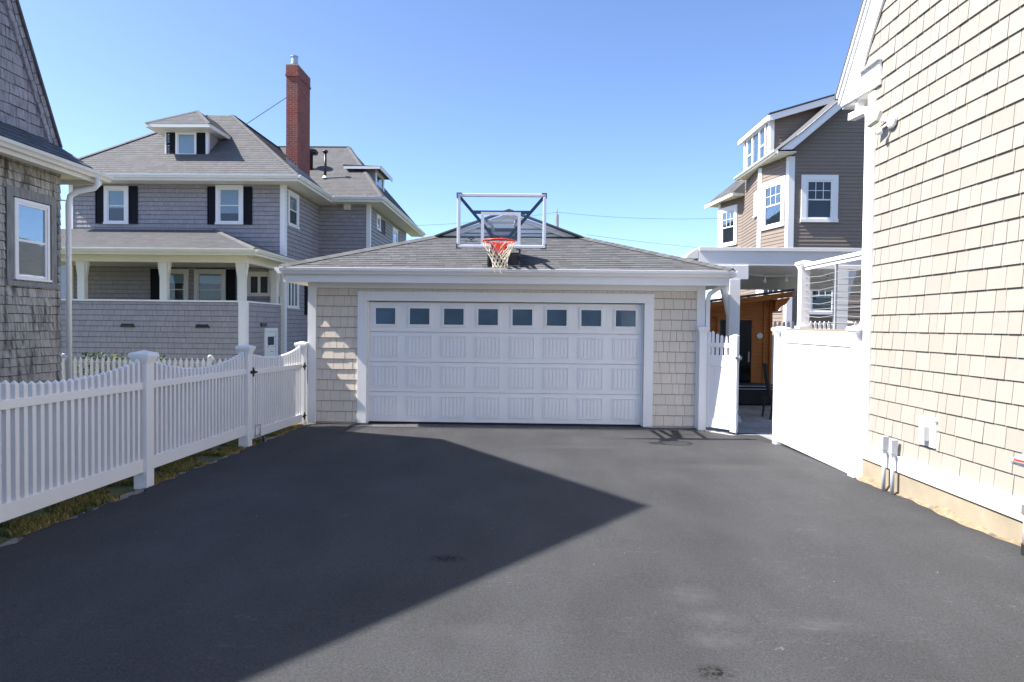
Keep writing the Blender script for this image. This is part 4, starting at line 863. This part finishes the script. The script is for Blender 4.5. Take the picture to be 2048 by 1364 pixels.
# ------------------------------------------------------------------ small far house, back fence, shrubs
FH=empty('distant_house',(-29,46,0),'small pale grey gabled house with blue shutter seen far under the porch roof','house')
FF=wallframe((-34,45,0),(-20,45,0)); w=MB(); shakes(w,FF,[(0,0),(14,0),(14,3.4),(7,9.0),(0,3.4)],.25,1,3,.02,holes=((4.15,5.1,3.1,4.3),)); w.box(-34,-20,45.02,52,0,3.4); link('wall',w,mat('pale_blue_grey_clapboard',(.36,.40,.46),.7,var=.04),FH)
rr=MB(); rr.prism([(-34.3,3.2),(-27,9.04),(-19.7,3.2),(-19.7,3.45),(-27,9.3),(-34.3,3.45)],-52,-44.7,FG); link('roof',rr,M['trim'],FH)
window(FH,FF,4.1,5.15,3.0,4.35,trim=.15,proud=.08); s_=shutter(FH,FF,3.6,4.0,3.1,4.3); s_.data.materials.clear(); s_.data.materials.append(mat('blue_shutter',(.02,.05,.2),.5))
BF=empty('back_fence',(-8.5,15,0),'low pale grey picket fence across the neighbouring lawn','fence')
for x in (-8.6,-7.0,-10.3): 
    link('post',bx(x-.05,x+.05,14.95,15.05,0,1.02).lathe((x,15,1.02),[(.055,0),(.055,.02),(.03,.05)],12),M['oldfence'],BF)
x=-10.4
while x<-5.2:
    if min(abs(x-q) for q in (-8.6,-7.0,-10.3))>.06:
        q=MB(); q.prism([(x-.032,.08),(x+.032,.08),(x+.032,.92),(x,1.0),(x-.032,.92)],-14.985,-14.965,FG); link('picket',q,M['oldfence'],BF)
    x+=.125
for z in (.30,.82): link('rail',bx(-10.4,-5.2,14.987,15.02,z,z+.07),M['oldfence'],BF)
def shrub(x,y,h,r,n,m,lab):
    o=empty('shrub',(x,y,0),lab,'shrub','shrubs behind the grey picket fence')
    s=MB()
    for k in range(5): a=k*1.3; s.tube([(x,y,0),(x+r*.5*math.cos(a),y+r*.4*math.sin(a),h*.7)],.012,5,.004)
    link('stem',s,M['pole'],o); l=MB()
    for i in range(n):
        a=R.uniform(0,6.28); q=R.random()**.5*r; z=h*(.15+.85*R.random()**.8); q*=1-.5*(z/h)**3
        c=V3((x+q*math.cos(a)+.12*r*math.sin(z*9),y+q*math.sin(a),z)); L_=R.uniform(.04,.085); d1=V3((R.gauss(0,1),R.gauss(0,1),R.gauss(0,.6))).normalized(); d2=d1.cross(V3((R.gauss(0,1),R.gauss(0,1),R.gauss(0,1)))).normalized()
        l.add([c,c+d1*L_*.5+d2*L_*.3,c+d1*L_,c+d1*L_*.5-d2*L_*.3],[(0,1,2,3)])
    link('foliage',l,m,o)
for a in ((-10.35,16.1,1.02,.42,420,M['leaf'],'dark leafed shrub nearest the white downspout, behind the grey picket fence'),(-9.7,16.0,1.0,.32,300,M['leafy'],'bright yellow green shrub in the middle behind the grey picket fence'),(-8.9,16.2,.98,.34,320,M['leaf'],'dark green shrub on the right, behind the grey picket fence near the big fence post')): shrub(*a)
# ------------------------------------------------------------------ deck with cable rail
DK=empty('deck',(5,9,0),'raised tan deck with white post and cable railing behind the vinyl panel fence','deck')
b_=MB(); y=7.95
while y<10.28: b_.box(3.98,7.4,y,min(y+.134,10.3),1.765,1.79); y+=.14
link('deck_boards',b_,M['deckboard'],DK); link('edge_board',bx(3.955,3.978,7.9,10.3,1.56,1.79).box(3.955,7.4,10.302,10.32,1.56,1.79),M['deckboard'],DK)
link('support_post',bx(4.1,4.25,10.1,10.25,0,1.76),M['vinyl'],DK); link('support_post',bx(7.1,7.25,10.1,10.25,0,1.76),M['vinyl'],DK)
rx=4.08; addpost(DK,rx,10.15,1.79,2.80,.13); link('post_base',bx(rx-.09,rx+.09,10.06,10.24,1.791,1.83),M['vinyl'],DK)
link('rail',MB().rect([(rx,10.08,2.715),(rx,7.9,2.715)],.08,.05),M['vinyl'],DK,bev=.006); link('rail',MB().rect([(rx,10.08,2.665),(rx,7.9,2.665)],.045,.04),M['vinyl'],DK)
link('rail',MB().rect([(rx+.07,10.15,2.70),(7.3,10.15,2.70)],.06,.06),M['vinyl'],DK,bev=.006)
for y in (9.1,): link('baluster',bx(rx-.015,rx+.015,y-.015,y+.015,1.79,2.65),M['greymetal'],DK)
link('baluster',bx(5.65,5.68,10.135,10.165,1.79,2.67),M['greymetal'],DK)
for i in range(8):
    z=1.88+i*.095; sag=R.uniform(.0,.03)
    link('cable',MB().tube([(rx,10.1,z),(rx,9.6,z-sag),(rx,9.1,z),(rx,8.5,z-sag),(rx,7.9,z)],.005,5).tube([(rx,10.15,z),(4.9,10.15,z-sag),(5.66,10.15,z),(7.3,10.15,z)],.005,5),M['cable'],DK)
# ------------------------------------------------------------------ pergola
PE=empty('patio_roof',(4,13,0),'flat white porch roof on tapered bracketed posts over the patio','pergola')
link('beam',bx(3.25,9.5,13,13.16,2.97,3.31).box(3.25,9.5,12.97,12.999,3.24,3.31),M['vinyl'],PE,bev=.004)
link('beam_block',bx(3.25,4.18,12.985,13.17,2.71,2.969),M['vinyl'],PE,bev=.004)
cl=MB(); y=13.17
while y<17.2: cl.box(3.3,9.5,y,y+.195,3.02,3.05); y+=.2
link('ceiling',cl,M['vinyl'],PE); link('roof_deck',bx(3.25,9.5,13.17,17.3,3.10,3.24),M['shingle'],PE)
link('rear_beam',bx(3.25,9.5,17.21,17.35,2.75,3.09),M['vinyl'],PE)
def pgpost(x,y,sd,z1=2.71):
    m_=MB(); m_.box(x-.10,x+.10,y-.10,y+.10,.1,z1); link('post',m_,M['vinyl'],PE,bev=.005)
    q=MB(); q.prism([(x+sd*.10,z1),(x+sd*.27,z1),(x+sd*.25,z1-.15),(x+sd*.17,z1-.42),(x+sd*.13,z1-.62),(x+sd*.10,z1-.75)],-y-.06,-y+.06,FG); link('bracket',q,M['vinyl'],PE,bev=.004)
    q=MB(); 
    for (e,a,c) in ((.05,0,.06),(.035,.06,.11),(.015,.11,.14)): q.box(x-.1-e,x+.1+e,y-.1-e,y+.1+e,a,c)
    link('post_base',q,M['vinyl'],PE,bev=.003)
pgpost(3.93,13.08,-1); pgpost(5.95,13.08,1,2.97); pgpost(9.2,13.08,-1,2.97)
sl=empty('string_light',(4,13.4,2.9),'string of small clear bulbs hanging under the flat patio roof','string light')
pts=[(4.05,13.3,2.97)]+[(4.2+i*.5,13.4+.2*i,2.86-.05*math.sin(i*1.4)) for i in range(6)]
link('wire',MB().tube(pts,.008,5),M['cream'],sl)
for i in range(0,7):
    p=pts[i]; z=p[2]; b0=link('bulb',MB().lathe((p[0],p[1],z-.13),[(.01,0),(.03,.03),(.028,.06),(.012,.09),(.014,.13)],10),M['bulb'],sl,smooth=True)
# ------------------------------------------------------------------ sauna, ottoman, chair
SA=empty('cedar_sauna',(5,17,0),'orange cedar sauna cabin with slanted roof and dark glass door','sauna')
SF=wallframe((3.7,17,0),(6.05,17,0)); w=MB()
def topz(u): return 2.30+.145*u
z=.05
while z<2.66:
    for (a,b2) in ((.0,.78),(1.0,1.55),(1.96,2.35)) if z<1.98 else ((0,2.35),):
        zt=z+.128
        if zt<topz(a): w.box(a,b2,z,zt,.0,.02,SF)
        elif zt<topz(b2)-.01: w.box((zt-2.30)/.145,b2,z,zt,0,.02,SF)
    z+=.132
w.prism([(3.72,0),(6.03,0),(6.03,2.60),(3.72,2.28)],-19,-17.002,FG)
link('wall',w,M['cedar'],SA)
fr=MB(); fr.box(.3,.36,.1,2.0,0,.05,SF); fr.box(.78,.86,.1,2.06,0,.05,SF); fr.box(1.0,1.06,.1,2.06,0,.05,SF); fr.box(.86,1.0,.1,2.06,0,.02,SF); fr.box(1.86,1.96,.1,2.06,0,.05,SF); fr.box(.36,.78,1.96,2.06,0,.05,SF); fr.box(1.06,1.86,1.98,2.06,0,.05,SF); fr.box(1.06,1.86,.1,.2,0,.05,SF); fr.box(2.30,2.36,.05,2.62,0,.07,SF); fr.box(2.15,2.19,.05,2.60,0,.05,SF)
link('trim',fr,M['cedar'],SA,bev=.004)
link('glass_door',bx(1.06,1.86,.2,1.98,.021,.03,F=SF),M['tint'] if 'tint' in M else mat('tinted_glass',(.012,.014,.016),.06,spec=.8),SA); link('glass_panel',bx(.36,.78,.2,1.96,.021,.03,F=SF),mat('tinted_side_glass',(.012,.014,.016),.06,spec=.8),SA)
link('door_handle',bx(1.78,1.81,.95,1.2,.03,.07,F=SF),M['galv'],SA)
link('wall_dial',MB().lathe((5.76,16.97,1.60),[(.075,0),(.075,.02),(.06,.025)],20,(0,-1,0)),M['vinyl'],SA)
rr=MB(); rr.prism([(3.5,2.27),(6.45,2.69),(6.45,2.75),(3.5,2.33)],-19.2,-16.6,FG); link('roof',rr,M['shingle'],SA)
rr=MB(); rr.prism([(3.5,2.13),(6.42,2.55),(6.42,2.68),(3.5,2.262)],-16.72,-16.62,FG); rr.prism([(6.06,2.2),(6.12,2.2),(6.2,2.32),(6.3,2.36),(6.4,2.5),(6.4,2.54),(6.06,2.48)],-16.98,-16.76,FG); link('fascia',rr,M['cedar'],SA,bev=.004)
OT=empty('ottoman',(5.2,16,0),'black wicker ottoman with navy cushion and white piping on the patio','ottoman')
link('base',bx(4.55,5.72,15.75,16.55,.03,.36),M['wicker'],OT,bev=.02)
cu=link('cushion',bx(4.53,5.74,15.73,16.57,.365,.47),M['cushion'],OT,bev=.03); link('piping',MB().tube([(4.55,15.73,.39),(5.73,15.73,.39)],.008,6).tube([(4.55,15.73,.455),(5.73,15.73,.455)],.008,6),M['piping'],cu)
CHR=empty('patio_chair',(5.0,13.3,0),'dark brown mesh patio chair partly hidden behind the panel fence','chair')
cx,cy_=5.02,13.6
link('seat',MB().rect([(cx-.22,cy_-.1,.40),(cx+.28,cy_+.1,.44)],.5,.02),M['sling'],CHR)
link('backrest',MB().rect([(cx-.20,cy_-.1,.42),(cx-.30,cy_-.13,.8),(cx-.34,cy_-.15,1.10)],.5,.02,(.2,1,0)),M['sling'],CHR)
for (a,b2) in ((-.2,-.25),(-.2,.2),(.25,-.2),(.25,.25)): link('leg',MB().tube([(cx+a,cy_+b2,.42),(cx+a*1.25,cy_+b2,.0)],.022,8),M['sling'],CHR)
for s_ in (-.28,.28): link('armrest',MB().rect([(cx-.25,cy_+s_,.64),(cx+.25,cy_+s_,.64)],.05,.03),M['sling'],CHR)
# white picket screen at the far end of the patio
WF=empty('far_picket_fence',(7,17.9,0),'tall white picket-topped fence between the patio and the taupe house','fence')
x=5.9
link('panel',bx(5.9,10.6,17.89,17.91,.05,1.55),M['vinyl'],WF)
while x<10.6:
    q=MB(); q.prism([(x-.03,1.55),(x+.03,1.55),(x+.03,1.92),(x,1.98),(x-.03,1.92)],-17.92,-17.88,FG); link('picket',q,M['vinyl'],WF); x+=.115
link('rail',bx(5.9,10.6,17.86,17.885,1.50,1.60),M['vinyl'],WF); link('rail',bx(5.9,10.6,17.86,17.879,1.72,1.78),M['vinyl'],WF)
for x in (6.18,8.3,10.5): addpost(WF,x,17.8,0,2.0,.13)
# ------------------------------------------------------------------ taupe house
TH=empty('taupe_house',(9,20,0),'tall taupe clapboard house with dormer and white window trim behind the patio','house')
P0,P1,P2,P3,P4=(7.56,20.0),(7.22,21.51),(7.50,24.1),(7.06,25.42),(8.2,27.2)
ZE=6.85; AX=11.4
def rx_(x): return ZE+(x-7.2)*.86
co=MB(); ins=.03
co.prism([(14.9,20.03),(7.62,20.03),(7.27,21.53),(7.55,24.1),(7.12,25.40),(8.2,27.1),(14.9,27.1)],0,6.2,F0)
co.prism([(7.62,6.2),(7.62,7.05),(AX,rx_(AX)-.15),(14.9,7.3),(14.9,6.2)],-27,-20.03,FG)
link('wall_core',co,M['taupe'],TH)
w=MB(); kw=dict(exp=.105,wmin=2.5,wmax=4,t=.016,gap=.003)
Fa=wallframe((P0[0],20,0),(15,20,0)); u=lambda x:x-P0[0]
shakes(w,Fa,[(.12,.1),(7.3,.1),(7.3,rx_(2*AX-14.86)-.3),(u(AX),rx_(AX)-.22),(.12,rx_(7.68)-.22)],holes=((.37,1.36,4.9,6.2),(.6,1.4,2.2,3.3)),**kw)
def tw(A,B,z1,holes=()): 
    Fx=wallframe((A[0],A[1],0),(B[0],B[1],0)); L_=(V3((*B,0))-V3((*A,0))).length; shakes(w,Fx,[(.0,.1),(L_,.1),(L_,z1),(0,z1)],holes=holes,**kw); return Fx,L_
# outside seen with far end on the left: A = far, B = near
FA,LA=tw(P1,P0,ZE-.05,((.22,1.35,4.8,6.2),(.2,1.3,2.4,3.3)))
FBb,LB=tw(P2,P1,ZE-.05); FCc,LC=tw(P3,P2,6.45,((.12,1.12,4.75,6.1),(.1,1.2,2.2,3.3))); FDd,LD=tw(P4,P3,6.3)
link('wall',w,M['taupe'],TH)
link('corner_board',bx(-.0,.14,.1,ZE-.1,0,.035,F=Fa),M['trim'],TH); link('corner_board',bx(LA-.12,LA+.03,.1,ZE-.1,0,.035,F=FA),M['trim'],TH)
link('corner_board',bx(-.02,.14,.1,ZE-.1,0,.035,F=FA),M['trim'],TH); link('corner_board',bx(LB-.10,LB+.01,.1,ZE-.1,0,.035,F=FBb),M['trim'],TH); link('corner_board',bx(-.0,.12,.1,6.4,0,.035,F=FCc),M['trim'],TH); link('corner_board',bx(LD-.12,LD+.01,.1,6.3,0,.035,F=FDd),M['trim'],TH)
window(TH,Fa,.34,1.39,4.86,6.22,trim=.15,sash=.05,grid=(3,2,True)); window(TH,Fa,.55,1.45,2.2,3.35,trim=.13,grid=(3,2,True))
window(TH,FA,.18,1.38,4.78,6.24,trim=.15,sash=.05,grid=(3,2,True)); window(TH,FA,.18,1.3,2.3,3.4,trim=.13,grid=(3,2,True))
window(TH,FCc,.10,1.14,4.72,6.14,trim=.14,sash=.05,grid=(3,2,True)); window(TH,FBb,2.02,2.42,5.3,6.1,trim=.09,kind='casement'); window(TH,FCc,.1,1.1,2.2,3.3,trim=.13,grid=(3,2,True))
# roof and rake
rr=MB(); rr.prism([(7.08,ZE-.02),(7.08,ZE+.01),(7.76,rx_(7.76)+.03),(7.76,rx_(7.76))],-23.45,-19.62,FG); rr.prism([(7.7601,rx_(7.76)),(7.7601,rx_(7.76)+.03),(AX,rx_(AX)+.115),(15.6,rx_(AX)+.115-(15.6-AX)*.86),(15.6,rx_(AX)+.09-(15.6-AX)*.86),(AX,rx_(AX)+.09)],-25.5,-19.62,FG)
RO=link('roof',rr,M['shingle'],TH)
rr=MB(); rr.prism([(7.15,ZE+.0),(AX,rx_(AX)+.08),(AX,rx_(AX)-.22),(7.5,ZE+.02)],-19.70,-19.64,FG); rr.prism([(AX+.002,rx_(AX)+.08),(15.5,rx_(AX)+.08-(15.5-AX)*.86),(15.5,rx_(AX)-.22-(15.5-AX)*.86),(AX+.002,rx_(AX)-.22)],-19.70,-19.64,FG); link('rake_board',rr,M['trim'],TH)
so=MB(); so.box(7.10,7.62,19.66,23.4,ZE-.06,ZE-.035); so.box(7.08,7.10,19.64,23.4,ZE-.10,ZE+.0); link('eave_soffit',so,M['cream'],TH)
gt=MB(); gutter(gt,(7.10,23.4,ZE-.09),(7.10,19.66,ZE-.09),(-1,0,0)); link('gutter',gt,M['cream'],TH)
# bay roof over the far bay
br=MB(); br.prism([(6.80,26.2),(7.03,23.75),(7.9,23.75),(8.4,26.6)],6.36,6.40,F0)
link('bay_soffit',br,M['cream'],TH)
br=MB(); br.add([(6.55,26.3,6.40),(6.78,23.65,6.40),(7.75,23.7,7.05),(7.9,26.0,7.35),(8.4,26.7,6.45)],[(0,1,2,3),(0,3,4),(1,2,2+0) if False else (0,3,2,1)]); br=MB().prism([(0,0),(1,0),(.5,.5)],0,.001,Fr((8,25,6.6))); 
v5=[(6.75,26.3,6.41),(7.0,23.65,6.41),(7.75,23.7,7.05),(7.9,26.0,7.35),(8.4,26.7,6.45)]
br=MB(); roofplane(br,[v5[0],v5[1],v5[2],v5[3]],.15,.2,.4,.01); br.add([tuple(p) for p in v5],[(0,3,4)]); br.add([(7.0,23.65,6.41),(7.75,23.65,6.41),(7.75,23.7,7.05)],[(0,1,2)]); br.add([(7.0,23.655,6.41),(7.75,23.655,6.41),(8.4,26.7,6.44),(6.75,26.3,6.41)],[(0,1,2,3)]); link('bay_roof',br,M['shingle'],TH)
link('bay_fascia',MB().rect([(6.76,26.3,6.37),(7.02,23.66,6.37)],.03,.12).rect([(7.02,23.66,6.37),(7.5,23.7,6.39)],.03,.12),M['cream'],TH)
# shed dormer
w=MB(); dF=Fr((0,0,0),(1,0,0),(0,0,1),(0,-1,0)); X0,Y0,Y1=7.92,22.7,25.3
FN=wallframe((X0,Y0,0),(11.2,Y0,0)); shakes(w,FN,[(.12,7.3),(3.2,7.3),(3.2,9.56),(.12,8.66)],exp=.105,wmin=2.5,wmax=4,t=.016,gap=.003)
FW=wallframe((X0,Y1,0),(X0,Y0,0)); shakes(w,FW,[(0,7.3),(Y1-Y0,7.3),(Y1-Y0,8.7),(0,8.7)],exp=.105,wmin=2.5,wmax=4,t=.016,gap=.003,holes=((.4,2.3,7.4,8.62),))
w.prism([(X0+.03,6.9),(11.3,9.9),(11.3,9.5),(X0+.03,8.6)],-Y1,-Y0-.03,dF)
DD=link('dormer',w,M['taupe'],TH)
link('corner_board',bx(-.0,.13,7.35,8.68,0,.035,F=FN).box(Y1-Y0-.13,Y1-Y0+.02,7.35,8.68,0,.035,FW),M['trim'],DD); link('corner_board',bx(0,.12,7.35,8.68,0,.035,F=FW),M['trim'],DD)
wf=MB(); wf.box(.35,2.35,8.5,8.68,0,.06,FW)
for a in (.35,.95,1.65,2.25): wf.box(a,a+.1,7.35,8.5,0,.06,FW)
wf.box(.45,.95,7.9,7.95,.01,.04,FW); wf.box(1.75,2.25,7.9,7.95,.01,.04,FW); wf.box(.35,2.35,7.3,7.4,0,.07,FW)
link('window_frame',wf,M['trim'],DD); link('interior',bx(.45,2.25,7.4,8.5,.001,.004,F=FW),M['blueglassback'],DD); link('pane',bx(.45,2.25,7.4,8.5,.018,.02,F=FW),M['pane'],DD)
rr=MB(); rr.prism([(7.76,8.70),(11.4,9.78),(11.4,9.81),(7.76,8.73)],-25.7,-22.35,dF); link('dormer_roof',rr,M['shingle'],DD)
rr=MB(); rr.prism([(7.78,8.675),(11.3,9.73),(11.3,9.52),(7.90,8.52),(7.78,8.50)],-22.44,-22.38,dF); rr.box(7.76,7.79,22.45,25.6,8.54,8.69); rr.box(7.79,7.9,22.45,25.6,8.55,8.57); link('eave_board',rr,M['trim'],DD)
# white gable end peeping over the garage hip
NB=empty('white_gable_roof',(3.4,30,0),'small white roof edge peeping between the garage hip and the patio beam','roof')
w=MB(); w.prism([(6.3,0),(8.9,0),(8.9,4.2),(8.2,5.05),(6.3,4.6)],-33,-30,FG); 
w=MB(); w.prism([(3.0,3.10),(3.24,3.10),(3.24,3.30),(3.05,3.17)],-13.5,-13.0,FG); link('roof_edge',w,M['vinyl'],NB); 
# ------------------------------------------------------------------ pole and wires
up=tag(link('utility_pole',MB().tube([(2.64,60,0),(2.60,60,11.5)],.20,10,.13).tube([(2.60,60,11.5),(2.60,60,12.0)],.03,6),M['pole'],loc=(2.64,60,0),smooth=True),'weathered wooden utility pole rising behind the garage roof','pole')
def wire(A,B,sag,lab,r=.012):
    A=V3(A);B=V3(B); P=[A.lerp(B,i/12)-V3((0,0,sag*4*(i/12)*(1-i/12))) for i in range(13)]
    tag(link('power_line',MB().tube(P,r,5),M['wire'],loc=tuple(A)),lab,'power line','thin power lines in the sky')
wire((-11.5,60,10.4),(2.60,60,11.7),.25,'thin line running left from the pole top towards the grey house'); wire((2.60,60,11.7),(19,60,11.4),.35,'thin line running right from the pole top towards the taupe house'); wire((5.0,58,9.5),(17,58,8.3),.1,'lower thin line just above the right slope of the garage roof')
# ------------------------------------------------------------------ light, sky, camera
SUN=V3((-.903,-.12,1.0)).normalized()
el=math.asin(SUN.z); az=math.atan2(SUN.x,SUN.y)
ld=bpy.data.lights.new('sun','SUN'); ld.energy=SUN_E; ld.angle=math.radians(.53); ld.color=(1,.95,.88)
so=bpy.data.objects.new('sun',ld); col.objects.link(so); so.rotation_euler=SUN.to_track_quat('Z','Y').to_euler(); so.location=(-20,0,30)
W=bpy.data.worlds.new('World'); sc.world=W; W.use_nodes=True; nt=W.node_tree; bg=nt.nodes['Background']
sk=nt.nodes.new('ShaderNodeTexSky'); sk.sky_type='NISHITA'; sk.sun_disc=False; sk.sun_elevation=el; sk.sun_rotation=az; sk.altitude=0; sk.air_density=AIR; sk.dust_density=DUST; sk.ozone_density=OZ
tm=nt.nodes.new('ShaderNodeMixRGB'); tm.blend_type='MULTIPLY'; tm.inputs['Fac'].default_value=1; tm.inputs[2].default_value=(.79,.875,.98,1); nt.links.new(sk.outputs[0],tm.inputs[1]); nt.links.new(tm.outputs[0],bg.inputs['Color']); bg.inputs['Strength'].default_value=SKY_S
sc.view_settings.view_transform='Standard'; sc.view_settings.look='None'; sc.view_settings.gamma=1; sc.view_settings.exposure=EXPO
f_=1365.3; yaw=math.atan(28/f_); pitch=-math.atan(32/f_); roll=.0105
fw=V3((-math.sin(yaw)*math.cos(pitch),math.cos(yaw)*math.cos(pitch),math.sin(pitch))); r_=fw.cross(V3((0,0,1))).normalized(); u_=r_.cross(fw)
r2=r_*math.cos(roll)+u_*math.sin(roll); u2=-r_*math.sin(roll)+u_*math.cos(roll)
cd=bpy.data.cameras.new('camera'); cd.lens=24; cd.sensor_width=36; cd.clip_end=2000; cd.clip_start=.05
cam=bpy.data.objects.new('camera',cd); col.objects.link(cam)
mw=Matrix.Identity(4)
for i in range(3): mw[i][0]=r2[i]; mw[i][1]=u2[i]; mw[i][2]=-fw[i]
mw[0][3],mw[1][3],mw[2][3]=0,0,1.8
cam.matrix_world=mw; sc.camera=cam
sc.render.engine='CYCLES'; sc.render.resolution_x=1024; sc.render.resolution_y=682
for o in bpy.data.objects:
    if '_o' in o: del o['_o']
